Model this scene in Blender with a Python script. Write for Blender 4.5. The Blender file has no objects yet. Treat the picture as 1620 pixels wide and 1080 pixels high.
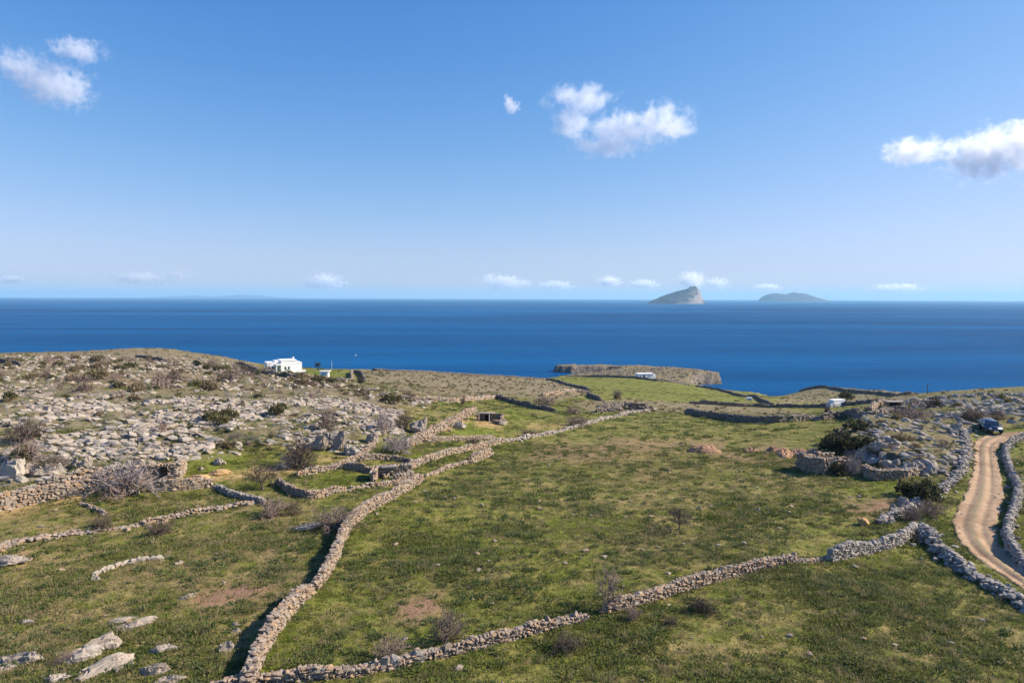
import bpy, bmesh, math, random
import numpy as np
from mathutils import Vector, Matrix

R = math.radians
scene = bpy.context.scene
COL = scene.collection

# ------------------------------------------------------------------ camera
CZ = 52.0                       # camera height above the sea
PITCH, ROLL, FPX = R(3.67), R(0.19), 1080.0
fwd = np.array([0, math.cos(PITCH), -math.sin(PITCH)])
up0 = np.array([0, math.sin(PITCH), math.cos(PITCH)])
rt0 = np.array([1.0, 0, 0])
rgt = rt0 * math.cos(ROLL) + up0 * math.sin(ROLL)
upv = up0 * math.cos(ROLL) - rt0 * math.sin(ROLL)
cam_d = bpy.data.cameras.new('camera')
cam_d.lens = 24.0; cam_d.sensor_width = 36.0
cam_d.clip_start = 0.5; cam_d.clip_end = 120000.0
cam = bpy.data.objects.new('camera', cam_d); COL.objects.link(cam)
M3 = Matrix((rgt, upv, -fwd)).transposed()
cam.matrix_world = Matrix.Translation((0, 0, CZ)) @ M3.to_4x4()
scene.camera = cam

# ------------------------------------------------------------------ sky, sun, exposure
SUN_EL, SUN_AZ = R(33), R(83)   # azimuth clockwise from +Y (the view direction)
world = bpy.data.worlds.new('World'); scene.world = world
world.use_nodes = True
wn = world.node_tree.nodes; wl = world.node_tree.links
bg = wn['Background']
sky = wn.new('ShaderNodeTexSky'); sky.sky_type = 'NISHITA'; sky.sun_disc = False
sky.sun_elevation = SUN_EL; sky.sun_rotation = SUN_AZ
sky.altitude = 50; sky.air_density = 1.0; sky.dust_density = 0.3; sky.ozone_density = 3.0
EXPO = 0.80
SKY_K = 0.105                   # a clear, saturated sky: each channel of the whole sky through one response curve
sx = wn.new('ShaderNodeSeparateColor'); wl.new(sky.outputs[0], sx.inputs[0]); cx = wn.new('ShaderNodeCombineColor')
for i, (gm, kk, sh) in enumerate(((2.0, 6.2, 7.5), (1.5, 3.6, 3.4), (.56, 1.17, 0.0))):     # power, gain, shoulder
    a = wn.new('ShaderNodeMath'); a.operation = 'MULTIPLY'; wl.new(sx.outputs[i], a.inputs[0]); a.inputs[1].default_value = SKY_K
    b = wn.new('ShaderNodeMath'); b.operation = 'POWER'; wl.new(a.outputs[0], b.inputs[0]); b.inputs[1].default_value = gm
    c = wn.new('ShaderNodeMath'); c.operation = 'MULTIPLY'; wl.new(b.outputs[0], c.inputs[0]); c.inputs[1].default_value = kk / SKY_K / 2 ** EXPO
    d = wn.new('ShaderNodeMath'); d.operation = 'MULTIPLY_ADD'; wl.new(b.outputs[0], d.inputs[0]); d.inputs[1].default_value = sh; d.inputs[2].default_value = 1.0
    e = wn.new('ShaderNodeMath'); e.operation = 'DIVIDE'; wl.new(c.outputs[0], e.inputs[0]); wl.new(d.outputs[0], e.inputs[1])
    wl.new(e.outputs[0], cx.inputs[i])
wl.new(cx.outputs[0], bg.inputs[0]); bg.inputs[1].default_value = SKY_K
sun_d = bpy.data.lights.new('sun', 'SUN'); sun_d.energy = 5.0; sun_d.angle = R(0.5)
sun_d.color = (1.0, 0.90, 0.75)
sun = bpy.data.objects.new('sun', sun_d); COL.objects.link(sun)
sdir = Vector((math.sin(SUN_AZ) * math.cos(SUN_EL), math.cos(SUN_AZ) * math.cos(SUN_EL), math.sin(SUN_EL)))
sun.rotation_euler = sdir.to_track_quat('Z', 'Y').to_euler()
vs = scene.view_settings
vs.view_transform = 'Standard'; vs.look = 'None'; vs.gamma = 1.0; vs.exposure = EXPO; vs.use_curve_mapping = False
scene.cycles.use_denoising = True
scene.cycles.max_bounces = 16; scene.cycles.diffuse_bounces = 2; scene.cycles.glossy_bounces = 2
scene.cycles.volume_bounces = 14; scene.cycles.transparent_max_bounces = 6
scene.cycles.volume_max_steps = 256

# ------------------------------------------------------------------ pixel <-> place
def rays(px, py):
    xc = (np.asarray(px, float) - 810) / FPX; yc = -(np.asarray(py, float) - 540) / FPX
    return fwd + xc[..., None] * rgt + yc[..., None] * upv
def pt(px, py, Y):
    d = rays(np.array([px]), np.array([py]))[0]; t = Y / d[1]
    return np.array([d[0] * t, Y, CZ + d[2] * t])
def ptz(px, Y, z):
    return np.array([(px - 810) / FPX * Y * 1.003, Y, z])
def pth(px, py, h):
    d = rays(np.array([px]), np.array([py]))[0]; t = -h / d[2]
    return np.array([d[0] * t, d[1] * t, CZ - h])
def project(x, y, z):
    v = np.stack([x, y, np.asarray(z) - CZ], -1)
    dep = v @ fwd
    dep = np.where(dep < 0.5, 0.5, dep)
    return 810 + FPX * (v @ rgt) / dep, 540 - FPX * (v @ upv) / dep

# ------------------------------------------------------------------ numpy noise
def _h(ix, iy, s):
    n = (ix.astype(np.int64) * 374761393 + iy.astype(np.int64) * 668265263 + s * 974634777) & 0xFFFFFFFF
    n = ((n ^ (n >> 13)) * 1274126177) & 0xFFFFFFFF
    n = n ^ (n >> 16)
    return (n & 0xFFFF) / 65535.0
def vnoise(x, y, s=0):
    xi = np.floor(x); yi = np.floor(y); fx = x - xi; fy = y - yi
    fx = fx * fx * (3 - 2 * fx); fy = fy * fy * (3 - 2 * fy)
    a = _h(xi, yi, s); b = _h(xi + 1, yi, s); c = _h(xi, yi + 1, s); d = _h(xi + 1, yi + 1, s)
    return a + (b - a) * fx + (c - a) * fy + (a - b - c + d) * fx * fy
def fbm(x, y, s=0, o=4):
    v = 0; a = 0.5; t = 0
    for k in range(o):
        v = v + a * vnoise(x, y, s + k * 17); t += a; a *= 0.5; x = x * 2.03 + 5.1; y = y * 2.03 + 9.7
    return v / t          # 0..1, mean .5

# ------------------------------------------------------------------ terrain heights
ctl = []
for py, row in {
    1080: [(0, 18), (400, 18), (810, 18), (1200, 18), (1620, 18.2)],
    900: [(-300, 18), (0, 18), (400, 18), (800, 18.2), (1200, 18.2), (1600, 18.6), (1900, 18.6)],
    800: [(-300, 17.4), (0, 17.5), (200, 17.8), (400, 18), (600, 18.3), (800, 18.8), (1100, 19), (1350, 19), (1550, 19), (1900, 18.6)],
    740: [(0, 16.5), (200, 16.8), (400, 17.5), (600, 18.4), (800, 19.5), (1000, 19.7), (1200, 19.8), (1400, 19.0), (1550, 19.2), (1800, 18.8)],
    700: [(-200, 15.4), (0, 15.6), (200, 15.9), (400, 16.4), (600, 18), (800, 20.3), (1000, 20.5), (1200, 20.8), (1400, 18.9), (1560, 19.4)],
    660: [(-200, 15.0), (0, 15.0), (200, 15.2), (400, 15.8), (600, 17.6), (750, 20.5), (950, 23.5), (1200, 23.5), (1320, 22.5), (1450, 19.5), (1600, 19.0), (1850, 18.5)],
    630: [(0, 15.2), (200, 15.3), (400, 16.2), (600, 19), (750, 23), (900, 28), (1000, 31), (1100, 33), (1200, 36), (1400, 29), (1500, 22), (1600, 20.3)],
    610: [(200, 15.8), (400, 17.5), (600, 22), (750, 28), (900, 38), (1000, 43), (1070, 44)],
}.items():
    for px, h in row: ctl.append(pth(px, py, h))
ctl += [pth(*a) for a in ((450, 588, 24), (560, 592, 24.5), (300, 590, 19), (100, 590, 17), (-150, 590, 16.8), (0, 600, 16.3),
                          (1320, 643, 35), (1320, 652, 29), (1310, 630, 38), (1030, 598, 44.5), (940, 597, 44.8), (1150, 628, 43.5))]
# the shore line / land edge: point, fall of the ground beyond it
edge = [(pt(-900, 560, 300), .5), (pt(-300, 560, 270), .5), (pt(0, 558.5, 270), .5), (pt(130, 555, 280), .5), (pt(250, 550, 292), .5),
        (pt(330, 560, 285), .5), (pt(400, 573, 270), .5), (pt(480, 582, 270), .5), (pt(600, 585, 282), .6), (pt(700, 589, 308), .7),
        (pt(800, 594, 335), .8), (pt(862, 598, 356), .8), (pt(888, 594.3, 398), .9), (pt(912, 590, 432), 1.2), (pt(945, 586.5, 452), 1.5),
        (ptz(1000, 478, 4.4), 2), (ptz(1060, 468, 4.8), 3), (ptz(1105, 445, 5.4), 4), (ptz(1136, 424, 5.8), 4), (ptz(1137, 413, 6.2), 4),
        (ptz(1098, 406, 6.6), 4), (ptz(1086, 397, 4), 2), (ptz(1112, 386, 2.2), 1.2), (ptz(1152, 368, 2.4), 1), (ptz(1200, 352, 3.2), 1), (ptz(1232, 341, 2.6), 1),
        (ptz(1246, 338, 4.2), 1), (pt(1264, 620, 340), 1), (pt(1292, 612.5, 336), .9), (pt(1330, 612, 325), .8), (pt(1400, 617, 285), .7),
        (pt(1470, 622, 215), .5), (pt(1540, 617, 182), .45), (pt(1620, 612.5, 176), .45), (pt(1900, 607, 178), .45), (pt(2600, 600, 170), .45)]
for p, s in edge: ctl.append(p)
ctl = np.array(ctl)
def tps_fit(P):
    n = len(P); X = P[:, :2] / 100
    d2 = ((X[:, None] - X[None]) ** 2).sum(-1)
    K = 0.5 * d2 * np.log(d2 + 1e-12) + np.eye(n) * 2e-4
    A = np.zeros((n + 3, n + 3)); A[:n, :n] = K; A[:n, n] = 1; A[:n, n + 1:] = X; A[n, :n] = 1; A[n + 1:, :n] = X.T
    b = np.zeros(n + 3); b[:n] = P[:, 2]
    return X, np.linalg.solve(A, b)
TX, TW = tps_fit(ctl)
def tps(x, y):
    x = np.asarray(x, float) / 100; y = np.asarray(y, float) / 100
    out = TW[-3] + TW[-2] * x + TW[-1] * y
    for i in range(len(TX)):
        d2 = (x - TX[i, 0]) ** 2 + (y - TX[i, 1]) ** 2
        out = out + TW[i] * 0.5 * d2 * np.log(d2 + 1e-12)
    return out
poly = np.array([np.array([p[0], p[1], p[2]]) for p, s in edge] + [np.array([900, -400, 30.]), np.array([-900, -400, 30.])])
pslope = np.array([s for p, s in edge] + [.5, .5])
def in_poly(x, y, P):
    ins = np.zeros(np.shape(x), bool); n = len(P)
    for i in range(n):
        x0, y0 = P[i][0], P[i][1]; x1, y1 = P[(i + 1) % n][0], P[(i + 1) % n][1]
        if y0 == y1: continue
        c = ((y0 > y) != (y1 > y)) & (x < (x1 - x0) * (y - y0) / (y1 - y0) + x0)
        ins ^= c
    return ins
def poly_dist(x, y, P, closed=True):
    n = len(P); best = np.full(np.shape(x), 1e9); bi = np.zeros(np.shape(x), int); bt = np.zeros(np.shape(x))
    for i in range(n if closed else n - 1):
        ax, ay = P[i][0], P[i][1]; bx, by = P[(i + 1) % n][0], P[(i + 1) % n][1]
        dx, dy = bx - ax, by - ay; L = dx * dx + dy * dy + 1e-9
        t = np.clip(((x - ax) * dx + (y - ay) * dy) / L, 0, 1)
        d = np.hypot(x - ax - t * dx, y - ay - t * dy)
        m = d < best
        best = np.where(m, d, best); bi = np.where(m, i, bi); bt = np.where(m, t, bt)
    return best, bi, bt
ledge = np.array([ptz(*a)[:2] for a in ((881, 479, 0), (905, 473, 0), (935, 474, 0), (1000, 467, 0), (1060, 458, 0), (1060, 471, 0), (1000, 483, 0), (900, 490, 0), (882, 488, 0))])

# road edges in the photograph, nearest first
ROAD_L = [(1690, 985), (1620, 931), (1570, 900), (1530, 872), (1508, 845), (1503, 826), (1513, 803), (1528, 775), (1537, 745), (1540, 718), (1538, 702), (1548, 690), (1575, 684.5), (1620, 682.5), (1720, 680)]
ROAD_R = [(1690, 945), (1640, 912), (1608, 888), (1584, 864), (1577, 842), (1580, 824), (1587, 803), (1590, 780), (1584, 752), (1580, 730), (1577, 713), (1583, 701), (1600, 695), (1625, 692), (1720, 689)]
def smooth_ground(x, y):
    z = tps(x, y)
    d, i, t = poly_dist(x, y, poly)
    n = len(poly)
    ins = in_poly(x, y, poly)
    j = (i + 1) % n
    ez = poly[i, 2] * (1 - t) + poly[j, 2] * t
    sl = pslope[i] * (1 - t) + pslope[j] * t
    cape = np.clip((y - 392) / 12, 0, 1) * np.clip((x - 20) / 10, 0, 1)
    sd = np.where(ins, d, -d) + cape * ((fbm(x / 7, y / 7, 5, 4) - .55) * 9)
    ins = np.where(cape > 0, sd > 0, ins); d = np.where(cape > 0, np.abs(sd), d)
    dd = d + (fbm(x / 9, y / 9, 5) - .5) * np.clip(d, 0, 6)
    zo = ez - sl * dd
    z = np.where(ins, z, np.minimum(zo, np.maximum(z, zo)))
    dl, _, _ = poly_dist(x, y, ledge)
    dl = np.where(in_poly(x, y, ledge), dl, -dl) + (fbm(x / 6, y / 6, 9, 4) - .5) * 7
    zl = 4.3 + np.clip(dl, -3, 0) * 4 + (fbm(x / 12, y / 12, 3) - .5) * .8
    z = np.where(dl > -3, np.maximum(z, zl), z)
    return np.maximum(z, -6)

# polar grid, denser where the view is
NR, NT = 640, 600
u = np.linspace(-1, 1, NT)
TH = R(44) * u + R(34) * u ** 5
rr = np.linspace(0, 1, NR)
LR = np.interp(rr, [0, .03, .62, .93, 1], np.log([3, 25, 130, 520, 900]))
RR = np.exp(LR)
GT, GR = np.meshgrid(TH, RR)
GX = GR * np.sin(GT); GY = GR * np.cos(GT)
GZ0 = smooth_ground(GX, GY)
def lookup(A, x, y):
    x = np.asarray(x, float); y = np.asarray(y, float)
    r = np.log(np.maximum(np.hypot(x, y), 3.01)); th = np.arctan2(x, y)
    fi = np.interp(r, LR, np.arange(NR)); fj = np.interp(th, TH, np.arange(NT))
    i = np.clip(fi.astype(int), 0, NR - 2); j = np.clip(fj.astype(int), 0, NT - 2); a = fi - i; b = fj - j
    return A[i, j] * (1 - a) * (1 - b) + A[i + 1, j] * a * (1 - b) + A[i, j + 1] * (1 - a) * b + A[i + 1, j + 1] * a * b
_T = np.exp(np.linspace(math.log(15), math.log(620), 1600))
def cast(px, py, A=None):
    """photo pixel -> point on the ground"""
    A = GZ0 if A is None else A
    d = rays(np.array([px], float), np.array([py], float))[0]
    s = _T / d[1]
    g = CZ + d[2] * s - lookup(A, d[0] * s, d[1] * s)
    k = np.where(g < 0)[0]
    if len(k) == 0: s0 = -CZ / d[2] if d[2] < 0 else 500
    else:
        k = k[0]
        s0 = s[0] if k == 0 else s[k - 1] + (s[k] - s[k - 1]) * g[k - 1] / (g[k - 1] - g[k])
    return np.array([d[0] * s0, d[1] * s0, CZ + d[2] * s0])

# ------------------------------------------------------------------ zones (planned on the photograph, stored on the ground)
PX, PY = project(GX, GY, GZ0)
def zone(pts, soft=10, wob=18, seed=1, x=None, y=None, p=None):
    x = GX if x is None else x
    y = GY if y is None else y
    qx, qy = (PX, PY) if p is None else p
    s = np.clip((qy - 470) / 300, .12, 1.4)
    ox = (fbm(x / 7, y / 7, seed) - .5) * 2 * wob * s * 1.6; oy = (fbm(x / 7, y / 7, seed + 50) - .5) * 2 * wob * s * .7
    qx = qx + ox; qy = qy + oy
    d, _, _ = poly_dist(qx, qy, pts)
    d = np.where(in_poly(qx, qy, pts), d, -d)
    return np.clip(.5 + d / (soft * s * 2), 0, 1)
def zones(px_py=None, x=None, y=None):
    k = dict(p=px_py, x=x, y=y)
    Z = {}
    rock = zone([(-500, 560), (0, 605), (120, 612), (330, 622), (480, 612), (580, 628), (640, 648), (640, 690), (600, 700), (480, 706), (400, 712), (260, 735), (130, 760), (0, 790), (-500, 850)], 14, 16, 1, **k)
    rock = np.maximum(rock, zone([(1350, 648), (1440, 625), (1540, 617), (1620, 610), (2200, 600), (2200, 668), (1560, 672), (1535, 690), (1530, 760), (1450, 765), (1390, 740), (1330, 700)], 10, 12, 2, **k) * .85)
    rock = np.maximum(rock, zone([(860, 560), (1160, 570), (1160, 622), (1060, 604), (1000, 596), (880, 592)], 5, 4, 3, **k) * .7)
    Z['rock'] = rock
    scrub = zone([(-500, 540), (0, 556), (250, 548), (400, 570), (420, 590), (560, 604), (700, 632), (620, 650), (500, 625), (330, 625), (0, 610), (-500, 600)], 10, 14, 4, **k)
    scrub = np.maximum(scrub, zone([(570, 583), (862, 597), (935, 620), (880, 635), (800, 627), (740, 632), (690, 632), (580, 605)], 6, 6, 5, **k))
    scrub = np.maximum(scrub, zone([(1220, 640), (1262, 617), (1310, 610), (1460, 620), (1440, 640), (1300, 636)], 5, 6, 6, **k) * .8)
    scrub = np.maximum(scrub, zone([(900, 634), (1000, 632), (1180, 642), (1280, 652), (1200, 660), (1080, 652), (1000, 652), (930, 650)], 4, 5, 7, **k) * .9)
    scrub = np.maximum(scrub, zone([(870, 560), (1000, 560), (1160, 575), (1100, 608), (1005, 596), (900, 594)], 4, 4, 8, **k))
    Z['scrub'] = scrub
    lush = zone([(870, 598), (1000, 600), (1100, 611), (1190, 634), (1090, 640), (985, 625), (930, 616)], 4, 3, 9, **k) * .5
    for P in ([(270, 722), (340, 712), (400, 720), (440, 730), (420, 745), (330, 755), (265, 752)], [(600, 716), (740, 702), (735, 708), (660, 730), (590, 728)],
              [(480, 770), (520, 748), (590, 745), (585, 765), (500, 782)], [(700, 690), (740, 668), (790, 665), (810, 680), (760, 692)], [(790, 645), (830, 650), (850, 665), (800, 668)],
              [(400, 1010), (440, 985), (470, 985), (480, 1030), (430, 1065), (400, 1060)], [(480, 940), (520, 915), (540, 930), (510, 960)], [(860, 818), (1010, 815), (1010, 838), (880, 850)],
              [(1330, 770), (1440, 760), (1460, 790), (1400, 790)], [(1370, 880), (1430, 880), (1440, 905), (1390, 905)], [(220, 975), (290, 965), (310, 985), (240, 992)],
              [(420, 582), (555, 590), (558, 602), (480, 598), (400, 590)], [(350, 578), (400, 580), (402, 592), (345, 588)]):
        lush = np.maximum(lush, zone(P, 8, 8, 10, **k) * .9)
    Z['lush'] = lush
    soil = np.zeros(np.shape(rock))
    for P, a in (([(1340, 800), (1420, 795), (1430, 808), (1395, 820), (1340, 812)], 1), ([(1130, 722), (1250, 722), (1252, 733), (1130, 732)], .8), ([(1330, 762), (1372, 758), (1380, 770), (1330, 772)], .5),
                 ([(632, 945), (705, 930), (715, 968), (640, 980)], 1), ([(1100, 695), (1145, 698), (1145, 716), (1095, 715)], .8), ([(1190, 705), (1235, 705), (1240, 718), (1180, 718)], .6),
                 ([(970, 690), (1110, 695), (1100, 712), (990, 725), (900, 725)], .6), ([(1000, 745), (1090, 745), (1080, 760), (1000, 765)], .5), ([(300, 940), (430, 920), (445, 945), (320, 972)], 1),
                 ([(170, 903), (250, 898), (230, 915), (175, 918)], .6), ([(840, 700), (1000, 710), (980, 735), (830, 725)], .55), ([(180, 600), (350, 590), (360, 596), (200, 606)], .3)):
        soil = np.maximum(soil, zone(P, 9, 14, 11, **k) * a)
    Z['soil'] = soil
    org = np.zeros(np.shape(rock))
    for P, a in (([(285, 757), (340, 750), (400, 742), (440, 738), (440, 746), (345, 760), (290, 762)], 1), ([(0, 806), (60, 795), (130, 782), (140, 790), (50, 806), (0, 816)], .9), ([(640, 705), (668, 695), (690, 700), (640, 712)], .9),
                 ([(750, 660), (800, 658), (790, 678), (750, 672)], .8), ([(400, 735), (450, 735), (480, 742), (440, 756), (400, 748)], .9), ([(-50, 878), (40, 876), (40, 896), (-50, 900)], .9), ([(1395, 735), (1455, 728), (1470, 745), (1400, 752)], .8),
                 ([(695, 675), (735, 655), (740, 664), (700, 690)], .7), ([(840, 668), (900, 668), (900, 676), (830, 680)], .5), ([(505, 720), (560, 716), (560, 726), (500, 730)], .7), ([(95, 770), (130, 762), (135, 772), (100, 780)], .9)):
        org = np.maximum(org, zone(P, 7, 8, 12, **k) * a)
    Z['org'] = org
    dry = np.clip(zone([(-500, 790), (0, 800), (340, 770), (480, 790), (520, 840), (500, 900), (420, 1000), (380, 1100), (-500, 1150)], 20, 30, 13, **k) * .9, 0, 1)
    dry = np.maximum(dry, zone([(560, 640), (680, 640), (730, 655), (660, 680), (640, 650)], 8, 8, 14, **k) * .7)
    dry = np.maximum(dry, zone([(700, 770), (900, 690), (1100, 690), (1300, 700), (1300, 800), (1000, 900), (900, 790)], 30, 40, 15, **k) * .55)
    dry = np.maximum(dry, zone([(950, 1000), (1300, 890), (1620, 960), (1620, 1100), (900, 1100)], 30, 40, 16, **k) * .55)
    Z['dry'] = dry
    return Z
ZN = zones()
road_poly = [(a, b) for a, b in ROAD_L] + [(a, b) for a, b in reversed(ROAD_R)]
rd, _, _ = poly_dist(PX, PY, road_poly)
road_in = np.where(in_poly(PX, PY, road_poly), rd, -rd)
Z_road = np.clip(road_in / 4 + .5, 0, 1)
near_road = np.clip(1 + road_in / 12, 0, 1)
rough = 1 - near_road
GZ = GZ0 + rough * ((fbm(GX / 9, GY / 9, 21) - .5) * .5 + (fbm(GX / 2.2, GY / 2.2, 22, 3) - .5) * .28) * np.where(GZ0 > .5, 1, .3)
rid = np.abs(fbm(GX / 5 + GY / 9, GY / 3.5, 23, 4) - .5) * 2
GZ += ZN['rock'] * rough * ((.5 - rid) * 1.1 + (fbm(GX / 1.3, GY / 1.3, 24, 2) - .5) * .5)
cliff = np.clip((450 - GY) * -.1 + 1, 0, 1) * (GZ0 < 7)
GZ += ZN['scrub'] * (fbm(GX / 3, GY / 3, 25, 3) - .5) * .5
ter = zone([(1318, 692), (1330, 708), (1368, 724), (1402, 737), (1440, 746), (1500, 742), (1530, 712), (1526, 684), (1450, 668), (1360, 674)], 1.5, 10, 40)
GZ += ter * np.clip((1545 - PX) / 130, 0, 1) * rough * 1.25
ZN['rock'] = np.maximum(ZN['rock'], ter * .9)
GZ -= Z_road * .12
def ground_z(x, y): return float(lookup(GZ, x, y))

# ------------------------------------------------------------------ materials
MAT = {}
class NT_:
    def __init__(s, name):
        m = bpy.data.materials.new(name); m.use_nodes = True; MAT[name] = m
        s.m = m; s.t = m.node_tree; s.b = s.t.nodes['Principled BSDF']; s.b.inputs['Roughness'].default_value = .9
        s.b.inputs['Specular IOR Level'].default_value = .15
    def n(s, typ, **k):
        o = s.t.nodes.new('ShaderNode' + typ)
        for a, v in k.items(): setattr(o, a, v)
        return o
    def lk(s, a, b): s.t.links.new(a, b)
    def val(s, sock, v):
        if isinstance(v, (int, float)): sock.default_value = v
        elif isinstance(v, tuple): sock.default_value = v if len(v) == 4 or len(sock.default_value) == 3 else (*v, 1)
        else: s.lk(v, sock)
    def noise(s, vec, scale, detail=4, rough=.55, dist=0):
        o = s.n('TexNoise'); s.lk(vec, o.inputs['Vector']); o.inputs['Scale'].default_value = scale
        o.inputs['Detail'].default_value = detail; o.inputs['Roughness'].default_value = rough; o.inputs['Distortion'].default_value = dist
        return o.outputs['Fac']
    def ramp(s, f, a, b, interp='LINEAR'):
        o = s.n('MapRange'); o.interpolation_type = 'SMOOTHSTEP'
        s.lk(f, o.inputs['Value']); o.inputs['From Min'].default_value = a; o.inputs['From Max'].default_value = b
        return o.outputs['Result']
    def mix(s, f, a, b, mode='MIX'):
        o = s.n('Mix'); o.data_type = 'RGBA'; o.blend_type = mode
        s.val(o.inputs[0], f); s.val(o.inputs[6], a); s.val(o.inputs[7], b)
        return o.outputs[2]
    def math(s, op, a, b=0.0, c=None, clamp=False):
        o = s.n('Math', operation=op); o.use_clamp = clamp; s.val(o.inputs[0], a); s.val(o.inputs[1], b)
        if c is not None: s.val(o.inputs[2], c)
        return o.outputs[0]
    def attr(s, name, typ='GEOMETRY'):
        o = s.n('Attribute'); o.attribute_name = name; o.attribute_type = typ
        return o
    def pos(s): return s.n('NewGeometry').outputs['Position']
    def bump(s, h, strength=.4, dist=.1):
        o = s.n('Bump'); o.inputs['Strength'].default_value = strength; o.inputs['Distance'].default_value = dist
        s.lk(h, o.inputs['Height']); s.lk(o.outputs[0], s.b.inputs['Normal'])
    def color(s, c): s.val(s.b.inputs['Base Color'], c)
def plain(name, c, rough=.8, spec=.2, metal=0, var=.12, scale=6.0):
    k = NT_(name); p = k.n('TexCoord').outputs['Object']
    f = k.noise(p, scale, 4)
    a = tuple(x * (1 - var) for x in c); b = tuple(min(1, x * (1 + var)) for x in c)
    k.color(k.mix(f, a, b)); k.b.inputs['Roughness'].default_value = rough
    k.b.inputs['Specular IOR Level'].default_value = spec; k.b.inputs['Metallic'].default_value = metal
    return k.m

# ---- ground
k = NT_('ground')
p = k.pos()
za = k.attr('zone_a').outputs['Color']; zb = k.attr('zone_b').outputs['Color']
sa = k.n('SeparateColor'); k.lk(za, sa.inputs[0]); sb = k.n('SeparateColor'); k.lk(zb, sb.inputs[0])
lush, dry, soil = sa.outputs; rock, orange, scrub = sb.outputs
n1 = k.noise(p, .11, 4, .6, .6); n2 = k.noise(p, .45, 4, .65, .4); n3 = k.noise(p, 2.2, 4, .7); n4 = k.noise(p, 7.0, 3, .7)
g = k.mix(k.ramp(n3, .36, .66), (.082, .104, .013), (.185, .185, .032))
g = k.mix(k.ramp(n2, .40, .68), g, (.255, .208, .062))
g = k.mix(k.math('MULTIPLY', k.ramp(n4, .5, .75), .6), g, (.075, .088, .018))
straw = k.mix(k.ramp(n3, .35, .7), (.36, .245, .125), (.215, .17, .062))
dd = k.math('ADD', k.math('MULTIPLY', dry, .75), k.math('MULTIPLY', k.ramp(n1, .5, .68), .45))
dd = k.math('MULTIPLY', dd, k.ramp(n2, .34, .6), clamp=True)
g = k.mix(dd, g, straw)
bright = k.mix(k.ramp(n3, .3, .7), (.108, .138, .014), (.190, .200, .032))
lu = k.math('MULTIPLY', lush, k.ramp(n2, .22, .5), clamp=True)
g = k.mix(lu, g, bright)
sc = k.mix(k.ramp(n2, .38, .62), (.195, .150, .088), (.275, .208, .138))
sc = k.mix(k.ramp(n3, .45, .7), sc, (.135, .120, .055))
g = k.mix(k.math('MULTIPLY', scrub, .9), g, sc)
so = k.mix(n3, (.20, .11, .06), (.33, .20, .125))
g = k.mix(k.math('MULTIPLY', soil, k.ramp(n3, .2, .5), clamp=True), g, so)
og = k.mix(k.ramp(n3, .3, .7), (.36, .20, .085), (.50, .33, .17))
g = k.mix(k.math('MULTIPLY', orange, k.ramp(n3, .3, .5), clamp=True), g, og)
# limestone showing through
vo = k.n('TexVoronoi'); k.lk(p, vo.inputs['Vector']); vo.inputs['Scale'].default_value = .9; vo.inputs['Randomness'].default_value = 1
gr = k.mix(k.ramp(n4, .3, .7), (.20, .18, .155), (.31, .285, .25))
rs = k.math('ADD', k.math('MULTIPLY', rock, 1.0), k.math('MULTIPLY', k.math('SUBTRACT', n3, .5), 1.3))
rs = k.math('MULTIPLY', k.math('MULTIPLY', k.ramp(rs, .98, 1.2), k.ramp(rock, .05, .4)), .8)
rb = k.mix(k.ramp(n3, .4, .62), (.215, .160, .105), (.150, .130, .058))
g = k.mix(k.math('MULTIPLY', rock, .8), g, rb)
# steep faces of the shore are bare rock
nz = k.n('SeparateXYZ'); k.lk(k.n('NewGeometry').outputs['True Normal'], nz.inputs[0])
pz = k.n('SeparateXYZ'); k.lk(p, pz.inputs[0])
steep = k.math('MULTIPLY', k.ramp(nz.outputs[2], .80, .62), k.math('MAXIMUM', k.ramp(pz.outputs[2], 10.5, 8.5), k.ramp(rock, .3, .6)))
shore = k.math('MAXIMUM', steep, k.ramp(pz.outputs[2], 1.8, 1.0))
g = k.mix(rs, g, gr)
g = k.mix(shore, g, k.mix(k.ramp(n2, .35, .65), (.075, .062, .050), (.26, .21, .165)))
k.color(g)
k.bump(k.math('ADD', k.math('MULTIPLY', n3, .6), k.math('MULTIPLY', n4, .35)), .9, .22)

# ---- stones
def stone_mat(name, cols, lich=.5):
    k = NT_(name); p = k.n('TexCoord').outputs['Object']
    rnd = k.n('ObjectInfo').outputs['Random']; t = k.attr('tint').outputs['Fac']
    f = k.math('FRACT', k.math('ADD', rnd, t))
    cr = k.n('ValToRGB'); k.lk(f, cr.inputs[0]); el = cr.color_ramp.elements
    el[0].position = 0; el[0].color = (*cols[0], 1); el[1].position = 1; el[1].color = (*cols[-1], 1)
    for i, c in enumerate(cols[1:-1]):
        e = el.new((i + 1) / (len(cols) - 1)); e.color = (*c, 1)
    ng = k.noise(k.pos(), 3.5, 5, .65); nf = k.noise(k.pos(), 14, 3, .6)
    c = k.mix(k.math('MULTIPLY', k.ramp(ng, .45, .7), lich), cr.outputs[0], (.16, .15, .135))
    c = k.mix(k.math('MULTIPLY', k.ramp(nf, .5, .75), .35), c, (.40, .36, .31))
    k.color(c); k.bump(k.math('ADD', ng, k.math('MULTIPLY', nf, .5)), .6, .06)
    return k.m
stone_mat('wall_stone', [(.24, .165, .11), (.36, .265, .185), (.28, .24, .20), (.36, .225, .125), (.33, .27, .215), (.19, .148, .112)], .5)
stone_mat('grey_stone', [(.29, .26, .225), (.38, .335, .285), (.23, .205, .18), (.42, .36, .295), (.32, .28, .24)], .5)
stone_mat('limestone', [(.30, .245, .195), (.39, .33, .27), (.33, .26, .195), (.42, .36, .30), (.27, .235, .20)], .55)
stone_mat('dark_or_shaded_stone', [(.12, .10, .085), (.18, .15, .12), (.15, .13, .115), (.22, .17, .125)], .5)  # shade of the far wall faces put into the colour; also brown headland rocks
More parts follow.
